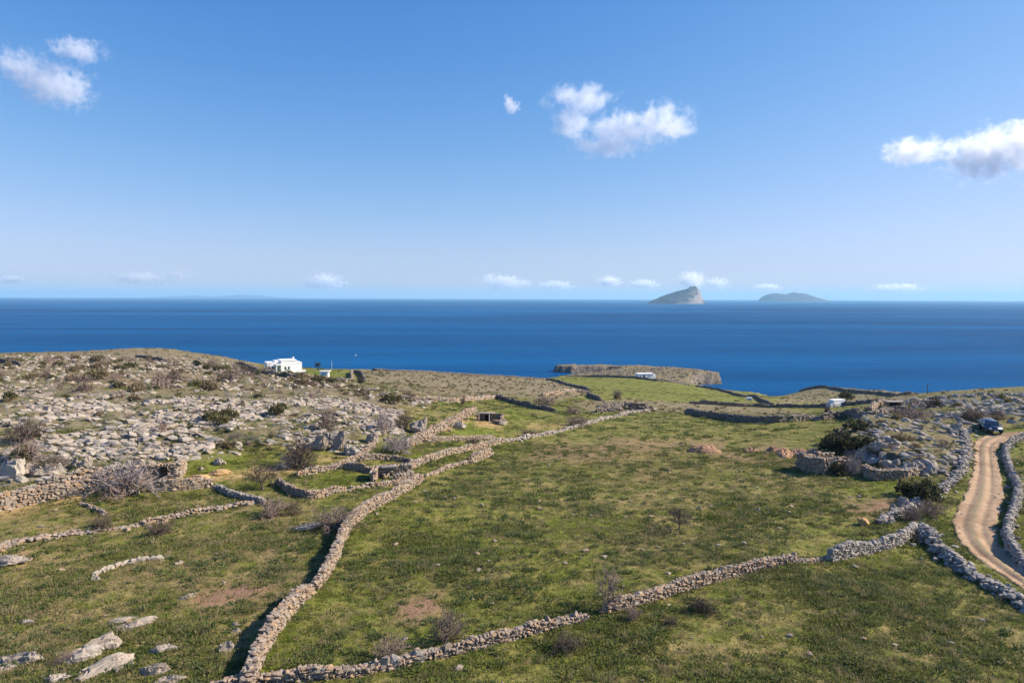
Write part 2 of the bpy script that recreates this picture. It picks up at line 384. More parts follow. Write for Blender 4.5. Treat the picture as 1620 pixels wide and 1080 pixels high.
stone_mat('orange_stone', [(.52, .30, .12), (.45, .27, .12), (.55, .36, .18)], .1)

# ---- vegetation
def leaf_mat(name, cols, scale=.25, upn=.6):
    k = NT_(name); oi = k.n('ObjectInfo')
    f = k.noise(oi.outputs['Location'], scale, 2, .6)
    f = k.math('ADD', k.math('MULTIPLY', k.ramp(f, .3, .7), .6), k.math('MULTIPLY', oi.outputs['Random'], .4))
    cr = k.n('ValToRGB'); k.lk(f, cr.inputs[0]); el = cr.color_ramp.elements
    el[0].color = (*cols[0], 1); el[1].color = (*cols[-1], 1)
    for i, c in enumerate(cols[1:-1]):
        e = el.new((i + 1) / (len(cols) - 1)); e.color = (*c, 1)
    tv = k.attr('tint').outputs['Fac']
    c = k.mix(k.math('MULTIPLY', tv, .6), cr.outputs[0], k.mix(.5, cr.outputs[0], (.22, .20, .09)))
    k.color(c); k.b.inputs['Roughness'].default_value = .75
    vm = k.n('Mix'); vm.data_type = 'VECTOR'; vm.inputs[0].default_value = upn; k.lk(k.n('NewGeometry').outputs['Normal'], vm.inputs[4]); vm.inputs[5].default_value = (0, 0, 1)
    nn = k.n('VectorMath', operation='NORMALIZE'); k.lk(vm.outputs[1], nn.inputs[0]); k.lk(nn.outputs[0], k.b.inputs['Normal'])
    tr = k.n('BsdfTranslucent'); k.lk(c, tr.inputs[0]); ms = k.n('MixShader'); ms.inputs[0].default_value = .3
    k.lk(k.b.outputs[0], ms.inputs[1]); k.lk(tr.outputs[0], ms.inputs[2]); k.lk(ms.outputs[0], k.t.nodes['Material Output'].inputs['Surface'])
    return k.m
leaf_mat('grass', [(.084, .138, .014), (.148, .196, .020), (.215, .240, .034), (.128, .170, .024), (.31, .27, .075)], .12, .75)
leaf_mat('lush_grass', [(.120, .175, .014), (.185, .235, .026), (.24, .27, .045)], .2, .75)
leaf_mat('herb', [(.090, .122, .022), (.130, .160, .028), (.185, .190, .038)], .3, .6)
leaf_mat('clump_leaf', [(.050, .082, .024), (.070, .105, .030), (.095, .120, .034)], .4, .35)
leaf_mat('straw', [(.32, .235, .115), (.40, .31, .17), (.25, .18, .09)], .3)
leaf_mat('brown_cushion', [(.210, .150, .100), (.165, .125, .068), (.250, .175, .120)], .5, .2)
leaf_mat('green_cushion', [(.085, .080, .030), (.125, .110, .045), (.060, .062, .026)], .5, .2)
leaf_mat('dark_leaf', [(.020, .026, .013), (.030, .036, .016)], .5, 0)
leaf_mat('palm_leaf', [(.05, .07, .03), (.07, .085, .035)], .5)
plain('twig_brown', (.24, .175, .145), .9, .1, 0, .25, 2)
plain('twig_dark', (.125, .092, .074), .9, .1, 0, .25, 2)
plain('twig_pale', (.34, .285, .265), .9, .1, 0, .2, 2)
plain('bark', (.13, .10, .08), .9, .1, 0, .25, 5)
# ---- built things
plain('whitewash', (.80, .80, .79), .8, .2, 0, .03, .6)
plain('grey_plaster', (.46, .47, .50), .85, .2, 0, .08, 1.2)
plain('blue_paint', (.05, .17, .30), .5, .4)
plain('turquoise_paint', (.10, .42, .55), .45, .4)
plain('dark_glass', (.02, .03, .045), .12, .6)
plain('roof_slab', (.30, .27, .23), .95, .1, 0, .2, 2)
plain('pole_wood', (.17, .13, .10), .9, .1)
plain('pale_metal', (.62, .63, .64), .5, .4)
plain('opening_shade', (.018, .016, .014), 1, 0)  # near-black panels that paint the shade inside openings
plain('car_paint', (.008, .016, .045), .22, .6, 0, .05); MAT['car_paint'].node_tree.nodes['Principled BSDF'].inputs['Coat Weight'].default_value = .6
plain('tyre', (.02, .02, .021), .85, .2)
plain('rim', (.45, .46, .48), .35, .5, .8)
plain('lamp_glass', (.75, .77, .80), .15, .6)
plain('plate', (.70, .72, .74), .5, .3)
plain('sail', (.82, .82, .80), .8, .2)
# dirt road
k = NT_('dirt_road'); p = k.pos(); lat = k.attr('across').outputs['Fac']
n1 = k.noise(p, .35, 4, .6); n2 = k.noise(p, 1.6, 5, .7); n3 = k.noise(p, 9, 3, .7)
c = k.mix(k.ramp(n2, .3, .7), (.33, .218, .126), (.445, .305, .188))
c = k.mix(k.ramp(n1, .42, .64), c, (.27, .170, .102))
crown = k.math('SUBTRACT', 1.0, k.math('MULTIPLY', k.math('ABSOLUTE', k.math('SUBTRACT', lat, .42)), 9.0), clamp=True)
c = k.mix(k.math('MULTIPLY', k.math('MULTIPLY', crown, k.ramp(n2, .36, .56)), .85), c, (.19, .170, .095))
edgef = k.ramp(k.math('ABSOLUTE', k.math('SUBTRACT', lat, .5)), .40, .5)
c = k.mix(k.math('MULTIPLY', edgef, k.ramp(n3, .35, .6)), c, (.20, .18, .09))
c = k.mix(k.math('MULTIPLY', k.ramp(n3, .58, .7), .5), c, (.52, .44, .36))
k.color(c); k.bump(k.math('ADD', n2, k.math('MULTIPLY', n3, .4)), .7, .10)
k = NT_('earth'); p = k.pos()
k.color(k.mix(k.noise(p, 2.5, 5, .7), (.23, .125, .070), (.40, .25, .16))); k.bump(k.noise(p, 4, 5, .7), .9, .15)
k = NT_('orange_earth'); p = k.pos()
k.color(k.mix(k.noise(p, 2.5, 5, .7), (.30, .155, .075), (.47, .28, .165))); k.bump(k.noise(p, 4, 5, .7), .9, .15)
# sea
k = NT_('sea'); p = k.pos()
mp = k.n('Mapping'); mp.inputs['Scale'].default_value = (.00035, .0022, 1); mp.inputs['Rotation'].default_value = (0, 0, R(-6)); k.lk(p, mp.inputs[0])
st = k.noise(mp.outputs[0], 1.0, 6, .62, .8)
mp2 = k.n('Mapping'); mp2.inputs['Scale'].default_value = (.010, .035, 1); k.lk(p, mp2.inputs[0])
w1 = k.noise(mp2.outputs[0], 1.0, 6, .65, .3)
mp3 = k.n('Mapping'); mp3.inputs['Scale'].default_value = (.12, .3, 1); k.lk(p, mp3.inputs[0])
w2 = k.noise(mp3.outputs[0], 1.0, 4, .6)
c = k.mix(k.ramp(st, .38, .66), (.0004, .036, .122), (.0020, .098, .262))
c = k.mix(k.math('MULTIPLY', k.ramp(w1, .42, .66), .6), c, (.0010, .076, .210))
k.color(c); k.b.inputs['Roughness'].default_value = .42; k.b.inputs['Specular IOR Level'].default_value = .01; k.b.inputs['IOR'].default_value = 1.33
k.bump(k.math('ADD', k.math('MULTIPLY', w1, 2.0), w2), .35, 2.5)
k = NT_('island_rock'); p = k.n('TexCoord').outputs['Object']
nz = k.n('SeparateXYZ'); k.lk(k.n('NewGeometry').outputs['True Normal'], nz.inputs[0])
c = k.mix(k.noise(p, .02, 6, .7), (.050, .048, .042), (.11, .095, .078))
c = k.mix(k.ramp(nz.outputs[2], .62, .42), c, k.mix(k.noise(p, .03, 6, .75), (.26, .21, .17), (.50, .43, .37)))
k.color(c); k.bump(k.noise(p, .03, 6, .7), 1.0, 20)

# ------------------------------------------------------------------ mesh helpers
def mesh_np(name, V, F, mat, tint=None, smooth=False):
    """V (n,3), F (m,3|4) int array"""
    V = np.asarray(V, np.float32); F = np.asarray(F, np.int32); kf = F.shape[1]
    me = bpy.data.meshes.new(name)
    me.vertices.add(len(V)); me.vertices.foreach_set('co', V.ravel())
    me.loops.add(F.size); me.loops.foreach_set('vertex_index', F.ravel())
    me.polygons.add(len(F)); me.polygons.foreach_set('loop_start', np.arange(0, F.size, kf, dtype=np.int32))
    me.polygons.foreach_set('loop_total', np.full(len(F), kf, np.int32))
    me.polygons.foreach_set('use_smooth', np.full(len(F), bool(smooth)))
    if tint is not None:
        a = me.attributes.new('tint', 'FLOAT', 'POINT'); a.data.foreach_set('value', np.asarray(tint, np.float32))
    me.update(calc_edges=True)
    if mat: me.materials.append(MAT[mat] if isinstance(mat, str) else mat)
    return me
def link(name, data, parent=None, loc=None, kind=None):
    o = bpy.data.objects.new(name, data); COL.objects.link(o)
    if parent is not None: o.parent = parent
    if loc is not None: o.location = loc
    if kind: o['kind'] = kind
    return o
def tag(o, label, cat, group=None):
    o['label'] = label; o['category'] = cat
    if group: o['group'] = group
    return o
def thing(name, label, cat, loc=(0, 0, 0), rz=0, group=None):
    o = bpy.data.objects.new(name, None); COL.objects.link(o); o.empty_display_size = .3
    o.location = loc; o.rotation_euler = (0, 0, rz)
    return tag(o, label, cat, group)
def bm_obj(name, bm, mat, parent=None, smooth=False):
    me = bpy.data.meshes.new(name); bm.to_mesh(me); bm.free(); me.materials.append(MAT[mat])
    if smooth:
        for q in me.polygons: q.use_smooth = True
    return link(name, me, parent)
def box(bm, c, s, rz=0, taper=1.0):
    r = bmesh.ops.create_cube(bm, size=1)
    for v in r['verts']:
        f = taper if v.co.z > 0 else 1
        v.co = Vector((v.co.x * s[0] * f, v.co.y * s[1] * f, v.co.z * s[2]))
    bmesh.ops.rotate(bm, verts=r['verts'], cent=(0, 0, 0), matrix=Matrix.Rotation(rz, 3, 'Z'))
    bmesh.ops.translate(bm, verts=r['verts'], vec=c)
    return r['verts']
def box_obj(name, c, s, mat, parent, rz=0, bevel=.03, taper=1.0):
    bm = bmesh.new(); box(bm, c, s, rz, taper)
    if bevel: bmesh.ops.bevel(bm, geom=bm.edges[:], offset=bevel, segments=2, affect='EDGES')
    return bm_obj(name, bm, mat, parent)

# rock templates: faceted hulls of random points
def hull_template(seed, n, pw=1.0, jag=.0):
    rg = np.random.default_rng(seed)
    bm = bmesh.new()
    for i in range(n):
        v = rg.normal(size=3); v /= np.linalg.norm(v)
        v = np.sign(v) * np.abs(v) ** pw
        v *= (1 - jag * rg.random()) / max(1e-3, np.abs(v).max() ** .6)
        bm.verts.new(Vector(v * .5))
    r = bmesh.ops.convex_hull(bm, input=bm.verts[:])
    bmesh.ops.delete(bm, geom=[g for g in set(r['geom_interior'] + r['geom_unused']) if isinstance(g, bmesh.types.BMVert)], context='VERTS')
    bmesh.ops.triangulate(bm, faces=bm.faces[:])
    bm.verts.ensure_lookup_table(); bm.normal_update()
    V = np.array([v.co[:] for v in bm.verts]); F = np.array([[v.index for v in f.verts] for f in bm.faces]); bm.free()
    V /= (V.max(0) - V.min(0)); V -= (V.max(0) + V.min(0)) / 2
    return V, F
STONE_T = [hull_template(100 + i, 15, .75, .12) for i in range(14)]
def crag_template(seed, sub=3, cuts=15):
    rg = np.random.default_rng(seed)
    bm = bmesh.new(); bmesh.ops.create_icosphere(bm, subdivisions=sub, radius=.62)
    bm.verts.ensure_lookup_table()
    V = np.array([v.co[:] for v in bm.verts]); F = np.array([[v.index for v in f.verts] for f in bm.faces]); bm.free()
    for i in range(cuts):
        n = rg.normal(size=3); n[2] = abs(n[2]) * (.5 + 1.2 * rg.random()); n /= np.linalg.norm(n); d = .24 + .2 * rg.random()
        e = np.maximum(V @ n - d, 0); V = V - e[:, None] * n * .95
    nn = np.stack([fbm(V[:, 0] * 5 + seed, V[:, 1] * 5 + V[:, 2] * 4, seed + i) - .5 for i in range(3)], -1)
    V = V + nn * .16
    V /= (V.max(0) - V.min(0)); V -= (V.max(0) + V.min(0)) / 2
    return V, F
CRAG_T = [crag_template(200 + i) for i in range(10)]
CRAG_S = [crag_template(300 + i, 2) for i in range(10)]

def rotm(rx, ry, rz):
    return np.array(Matrix.Rotation(rz, 3, 'Z') @ Matrix.Rotation(ry, 3, 'Y') @ Matrix.Rotation(rx, 3, 'X'))
class Batch:
    """many small stones gathered as one mesh"""
    def __init__(s): s.V = []; s.F = []; s.T = []; s.n = 0
    def add(s, tpl, A, c, tint):
        V, F = tpl
        W = V @ A.T + c
        s.V.append(W); s.F.append(F + s.n); s.T.append(np.full(len(V), tint)); s.n += len(V)
    def mesh(s, name, mat): return mesh_np(name, np.concatenate(s.V), np.concatenate(s.F), mat, np.concatenate(s.T))

# ------------------------------------------------------------------ the ground, sea and islands
idx = np.arange(NR * NT).reshape(NR, NT)
F = np.stack([idx[:-1, :-1], idx[:-1, 1:], idx[1:, 1:], idx[1:, :-1]], -1).reshape(-1, 4)
keep = (GZ.ravel()[F] > -5.5).any(1)
me = mesh_np('ground', np.stack([GX, GY, GZ], -1).reshape(-1, 3), F[keep], 'ground', smooth=True)
def put_col(me, name, a, b, c):
    at = me.color_attributes.new(name, 'FLOAT_COLOR', 'POINT')
    at.data.foreach_set('color', np.stack([a, b, c, np.ones_like(a)], -1).astype(np.float32).ravel())
put_col(me, 'zone_a', ZN['lush'], ZN['dry'], ZN['soil']); put_col(me, 'zone_b', ZN['rock'], ZN['org'], ZN['scrub'])
link('ground', me, kind='structure')

nr, nt = 60, 128
sr = np.concatenate([[0], np.exp(np.linspace(math.log(100), math.log(26000), nr - 1))])
sth = np.linspace(0, 2 * math.pi, nt, endpoint=False)
SX = sr[:, None] * np.cos(sth); SY = sr[:, None] * np.sin(sth)
si = np.arange(nr * nt).reshape(nr, nt)
SF = np.stack([si[:-1], si[1:], np.roll(si[1:], -1, 1), np.roll(si[:-1], -1, 1)], -1).reshape(-1, 4)
link('sea', mesh_np('sea', np.stack([SX, SY, np.zeros_like(SX)], -1).reshape(-1, 3), SF, 'sea', smooth=True), kind='structure')

def island(px, Y, wpx, prof, depth, seed, label, cliff=1.0):
    """prof: list of (u along the width 0..1, height px in the photograph)"""
    n, m = 120, 60
    W = wpx / FPX * Y; uu = np.linspace(0, 1, n); vv = np.linspace(-1, 1, m)
    hp = np.interp(uu, [a for a, b in prof], [b for a, b in prof]) / FPX * Y
    U, Vv = np.meshgrid(uu, vv)
    cross = np.clip(1 - np.abs(Vv) ** 1.6, 0, 1)
    front = np.clip((Vv + 1) * cliff, 0, 1)
    n0 = fbm(U * 9, Vv * 5, seed, 6) - .5; n1 = fbm(U * 30, Vv * 20, seed + 3, 4) - .5
    Z = hp[None] * np.minimum(cross ** .8, front) * (1 + n0 * .25) + n1 * hp[None] * .14 * cross - 4
    X = (U - .5) * W; Yv = Vv * depth * (.35 + .65 * np.sin(np.pi * np.clip(U, .05, .95))) + n0 * depth * .12
    i = np.arange(n * m).reshape(m, n)
    Fi = np.stack([i[:-1, :-1], i[:-1, 1:], i[1:, 1:], i[1:, :-1]], -1).reshape(-1, 4)
    o = link('island', mesh_np('island', np.stack([X, Yv, Z], -1).reshape(-1, 3), Fi, 'island_rock'), None, (ptz(px, Y, 0)), 'structure')
    o['label'] = label
    return o
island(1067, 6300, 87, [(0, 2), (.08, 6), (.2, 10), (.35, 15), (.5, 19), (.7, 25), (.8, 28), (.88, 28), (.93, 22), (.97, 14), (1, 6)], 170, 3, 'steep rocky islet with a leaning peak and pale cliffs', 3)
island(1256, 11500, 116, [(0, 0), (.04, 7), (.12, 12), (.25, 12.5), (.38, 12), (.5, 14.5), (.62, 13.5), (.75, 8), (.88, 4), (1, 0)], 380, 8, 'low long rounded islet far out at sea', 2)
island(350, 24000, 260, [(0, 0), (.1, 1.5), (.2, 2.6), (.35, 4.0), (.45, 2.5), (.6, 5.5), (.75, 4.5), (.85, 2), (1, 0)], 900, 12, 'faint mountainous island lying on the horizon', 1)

# dirt road laid on the ground
def resample(pts, n):
    P = np.array(pts, float); s = np.concatenate([[0], np.cumsum(np.linalg.norm(np.diff(P, axis=0), axis=1))])
    t = np.linspace(0, s[-1], n); return np.stack([np.interp(t, s, P[:, i]) for i in range(P.shape[1])], -1)
def smooth_line(P, it=3):
    P = np.array(P, float)
    for _ in range(it):
        Q = [P[0]]
        for a, b in zip(P[:-1], P[1:]): Q += [a * .75 + b * .25, a * .25 + b * .75]
        Q.append(P[-1]); P = np.array(Q)
    return P
Lw = smooth_line([cast(*q) for q in ROAD_L]); Rw = smooth_line([cast(*q) for q in ROAD_R])
Lw = resample(Lw, 240); Rw = resample(Rw, 240)
na = 25; ac = np.linspace(0, 1, na)
RX = Lw[:, None, 0] * (1 - ac) + Rw[:, None, 0] * ac; RY = Lw[:, None, 1] * (1 - ac) + Rw[:, None, 1] * ac
wob = (fbm(RX / 4, RY / 4, 31) - .5)
RX = RX + wob * .6 * np.where((ac == 0) | (ac == 1), 1, .3) + (fbm(RX / .9, RY / .9, 37, 3) - .5) * np.clip(np.abs(ac - .5) * 6 - 2, 0, 1) * .9
rut = -.10 * np.exp(-((ac - .24) / .08) ** 2) - .10 * np.exp(-((ac - .64) / .08) ** 2) + .03 * np.exp(-((ac - .43) / .1) ** 2)
RZ = lookup(GZ0, RX, RY) + .03 + rut[None] + (fbm(RX / 1.5, RY / 1.5, 33) - .5) * .06 - np.where((ac == 0) | (ac == 1), .14, 0)
ri = np.arange(240 * na).reshape(240, na)
RF = np.stack([ri[:-1, :-1], ri[:-1, 1:], ri[1:, 1:], ri[1:, :-1]], -1).reshape(-1, 4)
me = mesh_np('dirt_road', np.stack([RX, RY, RZ], -1).reshape(-1, 3), RF, 'dirt_road', smooth=True)
at = me.attributes.new('across', 'FLOAT', 'POINT'); at.data.foreach_set('value', np.tile(ac, 240).astype(np.float32))
link('dirt_road', me, kind='structure')

# ------------------------------------------------------------------ haze and clouds
bm = bmesh.new(); box(bm, (0, 0, 125), (64000, 64000, 270))
hm = bpy.data.materials.new('haze'); hm.use_nodes = True; hm.node_tree.nodes.clear(); MAT['haze'] = hm
ho = hm.node_tree.nodes.new('ShaderNodeOutputMaterial'); pv = hm.node_tree.nodes.new('ShaderNodeVolumePrincipled')
pv.inputs['Color'].default_value = (.44, .78, 1, 1); pv.inputs['Density'].default_value = 6.0e-5; pv.inputs['Anisotropy'].default_value = .1
hm.node_tree.links.new(pv.outputs[0], ho.inputs['Volume'])
hz = bm_obj('haze', bm, 'haze'); hz['kind'] = 'stuff'; hz['label'] = 'thin bluish sea haze over the water'

def cloud(lobes, Y, label, dens=.02, nscale=4.0, amp=1.6, group=None):
    """lobes: (px, py, half width px, half height px) in the photograph, at depth Y"""
    L = []
    for px, py, a, b in lobes:
        c = pt(px, py, Y); kx = Y / FPX
        L.append((c, np.array([a * kx, .5 * (a + b) * kx, b * kx])))
    cen = np.mean([c for c, r in L], 0); size = max(r.max() for c, r in L)
    bm = bmesh.new(); rg = np.random.default_rng(7)
    for c, r in L:
        v = rg.normal(size=(40, 3)); v /= np.linalg.norm(v, axis=1)[:, None]
        for q in v: bm.verts.new(Vector((c - cen) + q * r * 1.32))
    bmesh.ops.convex_hull(bm, input=bm.verts[:])
    bmesh.ops.delete(bm, geom=[v for v in bm.verts if not v.link_faces], context='VERTS')
    m = bpy.data.materials.new('cloud'); m.use_nodes = True; t = m.node_tree; t.nodes.clear()
    k = NT_.__new__(NT_); k.m = m; k.t = t
    out = k.n('OutputMaterial'); pv = k.n('VolumePrincipled'); tc = k.n('TexCoord').outputs['Object']
    f = None
    for c, r in L:
        mp = k.n('Mapping'); mp.vector_type = 'TEXTURE'; mp.inputs['Location'].default_value = tuple(c - cen); mp.inputs['Scale'].default_value = tuple(r)
        k.lk(tc, mp.inputs[0]); ln = k.n('VectorMath', operation='LENGTH'); k.lk(mp.outputs[0], ln.inputs[0])
        e = k.math('SUBTRACT', 1.0, ln.outputs['Value'])
        f = e if f is None else k.math('SMOOTH_MAX', f, e, .3)
    nz = k.noise(tc, nscale / size, 6, .62, .3)
    dn = k.math('ADD', f, k.math('MULTIPLY', k.math('SUBTRACT', nz, .52), amp * 2))
    dn = k.ramp(dn, .05, .9)
    dn = k.math('MULTIPLY', dn, dens / (size / 150))
    k.lk(dn, pv.inputs['Density']); pv.inputs['Color'].default_value = (1, 1, 1, 1); pv.inputs['Anisotropy'].default_value = .35
    k.lk(pv.outputs[0], out.inputs['Volume'])
    me = bpy.data.meshes.new('cloud'); bm.to_mesh(me); bm.free(); me.materials.append(m)
    o = link('cloud', me, None, tuple(cen)); tag(o, label, 'cloud', group)
    return o
cloud([(920, 158, 60, 26), (905, 195, 36, 34), (985, 205, 75, 28), (1050, 195, 55, 36), (965, 232, 70, 18)], 3300, 'ragged white fair-weather cloud high above the islets')
cloud([(804, 160, 10, 12), (811, 170, 13, 11)], 3300, 'tiny puff of cloud beside the ragged white cloud', .012, 1.4, 1.3)
cloud([(105, 140, 45, 34), (120, 80, 48, 20), (30, 105, 40, 28), (70, 130, 50, 40)], 3000, 'soft hazy cloud with a hooked top')
cloud([(1560, 245, 75, 42), (1620, 230, 70, 45), (1450, 240, 60, 22), (1690, 250, 70, 50)], 3200, 'dense white cloud with a thin wispy tail', .036)
low = 'low white cumulus cloud just above the sea horizon'
for lob in ([(225, 441, 45, 9), (285, 436, 16, 9)], [(515, 446, 34, 12)], [(20, 443, 26, 6)], [(800, 448, 42, 10), (775, 442, 16, 8)], [(880, 452, 30, 7)], [(965, 446, 20, 8)], [(1020, 450, 24, 7)],
            [(1095, 445, 22, 12), (1135, 449, 18, 8)], [(1215, 455, 22, 5)], [(1420, 456, 40, 6)]):
    cloud([(a_, b_ - 1, c_ * 1.1, d_ * 1.3) for a_, b_, c_, d_ in lob], 24000, low, .038, 6.0, 2.0, 'cumulus clouds along the horizon')

# ------------------------------------------------------------------ dry stone walls
def wline(pts): return smooth_line([cast(*q, A=GZ) for q in pts], 1)
def stone_wall(label, pts, h=1.0, t=.6, size=(.38, .20), mat='wall_stone', parts=0, upright=0.0, gaps=0.0, ragged=.25, seed=1, rubble=0.0, minpx=8.0, name='dry_stone_wall', line=None):
    """courses of loose stones along a line on the ground; the largest seen are parts of their own"""
    rg = np.random.default_rng(seed * 7 + 3)
    if seed in (1, 2): t *= (.70 if seed == 1 else .6); h *= .92; size = (size[0] * .85, size[1] * .85); ragged *= 1.4
    elif seed <= 11: t *= .66; h *= (.92 if seed in (3, 4, 5, 7) else .78); size = (size[0] * .85, size[1] * .85); ragged *= 1.4
    elif seed <= 29: t *= .62; h *= (1.0 if seed in (12, 13, 14) else .8); size = (size[0] * .85, size[1] * .85); ragged *= 1.6
    else: ragged *= 1.3; t *= .8; h *= (.72 if 34 <= seed <= 39 else .9)
    P = wline(pts) if line is None else np.array(line)
    seg = np.linalg.norm(np.diff(P[:, :2], axis=0), axis=1); S = np.concatenate([[0], np.cumsum(seg)]); Ltot = S[-1]
    root = thing(name, label, 'wall', (P[0][0], P[0][1], ground_z(P[0][0], P[0][1])), 0)
    root['kind'] = 'thing'; org = np.array(root.location)
    def at(s):
        s = min(max(s, 0), Ltot - 1e-3); i = max(0, int(np.searchsorted(S, s) - 1)); f = (s - S[i]) / max(seg[i], 1e-6)
        p = P[i] * (1 - f) + P[i + 1] * f; d = (P[i + 1] - P[i])[:2]; d = d / (np.linalg.norm(d) + 1e-9)
        return p[0], p[1], d
    stones = []
    sl, shh = size
    ph = rg.random() * 50
    def top(s):
        e = min(s, Ltot - s) / max(1.0, .06 * Ltot)
        v = 1 - ragged + 2 * ragged * (float(fbm(np.array(s / 2.6 + ph), np.array(ph), seed)) - .25)
        if gaps > 0 and float(vnoise(np.array(s / 5.0 + ph * 3), np.array(7.7), seed + 5)) < gaps: v *= .28
        return h * max(.18, v) * (1 if e > 1 else .6 + .4 * e)
    nrow = max(1, int(round(h / shh)))
    for side in (-1, 1):
        for r in range(nrow + 1):
            s = rg.random() * sl
            while s < Ltot:
                l = sl * (.55 + .95 * rg.random()); hh = shh * (.75 + .6 * rg.random())
                z = (r + .5) * shh + (rg.random() - .5) * shh * .3
                hs = top(s)
                if z - shh * .5 < hs:
                    x, y, d = at(s + l / 2); nx, ny = -d[1], d[0]
                    off = side * (t * .5 * (1 - .32 * z / max(h, .3)) - .10 * t) + (rg.random() - .5) * .10
                    if rubble: off += (rg.random() - .5) * rubble * (1 - .6 * z / h); z *= 1 - .25 * rg.random()
                    gz = ground_z(x + nx * off, y + ny * off)
                    stones.append((x + nx * off, y + ny * off, gz + z - .06, l * 1.1, min(t * (.42 + .25 * rg.random()), l * 1.25), hh * 1.15, math.atan2(d[1], d[0]) + (rg.random() - .5) * (.35 + rubble), (rg.random() - .5) * (.25 + rubble * .5), (rg.random() - .5) * (.2 + rubble * .5)))
                s += l
    # coping stones on the crest
    s = 0
    while s < Ltot:
        l = sl * (.6 + .9 * rg.random()); x, y, d = at(s + l / 2); hs = top(s)
        stones.append((x + (rg.random() - .5) * t * .3, y + (rg.random() - .5) * t * .3, ground_z(x, y) + hs - .02, l, min(t * (.5 + .4 * rg.random()), l * 1.3), shh * (.7 + .8 * rg.random()), math.atan2(d[1], d[0]) + (rg.random() - .5) * .8, (rg.random() - .5) * .5, (rg.random() - .5) * .5))
        s += l * .9
    big = []
    if upright:
        s = rg.random() * upright
        while s < Ltot:
            x, y, d = at(s); hs = max(top(s), h * .7) * (1.0 + .3 * rg.random())
            big.append((x, y, ground_z(x, y) + hs * .46, (.30 + .35 * rg.random()), t * (.75 + .4 * rg.random()), hs * 1.06, math.atan2(d[1], d[0]) + (rg.random() - .5) * .3, (rg.random() - .5) * .16, (rg.random() - .5) * .2))
            s += upright * (.5 + rg.random())
    if rubble:
        for q in range(int(Ltot * 2.2)):
            x, y, d = at(rg.random() * Ltot); nx, ny = -d[1], d[0]; off = rg.normal() * (t * .5 + rubble * .7); x += nx * off; y += ny * off; q2 = sl * (.4 + 1.3 * rg.random() ** 2)
            stones.append((x, y, ground_z(x, y) + q2 * .12, q2, q2 * (.6 + .4 * rg.random()), q2 * (.4 + .4 * rg.random()), rg.random() * 6.3, (rg.random() - .5) * .7, (rg.random() - .5) * .7))
    # which ones get an object of their own
    own = set()
    if parts:
        A = np.array([q[:6] for q in big + stones])
        dist = np.hypot(A[:, 0], A[:, 1])
        ax, ay = project(A[:, 0], A[:, 1], A[:, 2])
        spx = FPX * np.maximum(A[:, 3], A[:, 5]) / dist
        spx = np.where((ax > -20) & (ax < 1640) & (ay < 1100), spx, 0)
        # the crest and the near side show most
        spx = spx * np.where(A[:, 2] > np.median(A[:, 2]), 1.3, 1.0)
        own = set(i for i in np.argsort(-spx)[:parts] if spx[i] > minpx)
    bt = Batch()
    for i, q in enumerate(big + stones):
        Rm = rotm(q[7], q[8], q[6]); c = np.array(q[:3]) - org
        if i in own:
            o = link('stone', STONE_ME[mat][int(rg.integers(len(STONE_T)))], root, tuple(c))
            o.rotation_euler = Matrix(Rm.tolist()).to_euler(); o.scale = (q[3], q[4], q[5])
        else:
            bt.add(STONE_T[int(rg.integers(len(STONE_T)))], Rm * np.array(q[3:6]), c, rg.random())
    # loose fill between the two faces
    s = 0
    while s < Ltot:
        x, y, d = at(s + .25); hs = top(s)
        bt.add(STONE_T[int(rg.integers(14))], rotm(0, 0, math.atan2(d[1], d[0])) * np.array([.6, t * .5, hs * .8]), np.array([x, y, ground_z(x, y) + hs * .34]) - org, rg.random())
        s += .5
    link('small_stones', bt.mesh('small_stones', mat), root, None, 'stuff')
    return root
STONE_ME = {}
for mm in ('wall_stone', 'grey_stone', 'dark_or_shaded_stone', 'limestone', 'orange_stone'):
    STONE_ME[mm] = [mesh_np('stone', V, F, mm, np.full(len(V), .0)) for V, F in STONE_T]

stone_wall('long pale dry stone wall running up the middle of the pasture, casting a dark shadow', [(392, 1095), (400, 1060), (422, 1018), (448, 982), (470, 955), (490, 938)], 1.15, .8, (.28, .145), 'wall_stone', 300, 0, .05, .2, 1)
stone_wall('dry stone wall climbing from the notch in the long wall to the pasture corner', [(497, 934), (512, 916), (530, 888), (540, 856), (556, 830), (585, 808), (622, 788), (648, 774), (667, 760)], 1.15, .75, (.32, .16), 'wall_stone', 300, 0, .05, .2, 2)
stone_wall('low wall with large upright slabs that meets the foot of the long wall', [(330, 1092), (410, 1080), (470, 1077), (530, 1071), (580, 1064), (605, 1058)], .85, .6, (.25, .14), 'wall_stone', 220, 1.7, .2, .4, 3)
stone_wall('crumbling field wall with a leaning white slab, up to the gap by the bare tree', [(608, 1058), (650, 1048), (690, 1039), (740, 1028), (790, 1014), (850, 1000), (905, 986), (928, 980)], .85, .6, (.25, .14), 'wall_stone', 300, 1.8, .2, .4, 4)
stone_wall('field wall with upright slabs beyond the gap beside the bare tree', [(958, 970), (990, 962), (1022, 953), (1060, 941), (1105, 927), (1150, 914), (1200, 901), (1257, 889)], .95, .6, (.26, .15), 'wall_stone', 300, 1.6, .1, .3, 5)
stone_wall('tumbled stretch of field wall below the orange boulder', [(1258, 890), (1285, 889), (1310, 886)], .4, .6, (.32, .18), 'wall_stone', 30, 0, .4, .3, 6)
stone_wall('thick grey field wall rising to the pile of stones by the track', [(1310, 888), (1340, 881), (1380, 872), (1415, 864), (1436, 852), (1448, 838)], 1.15, .75, (.30, .18), 'grey_stone', 220, 1.3, .05, .25, 7)
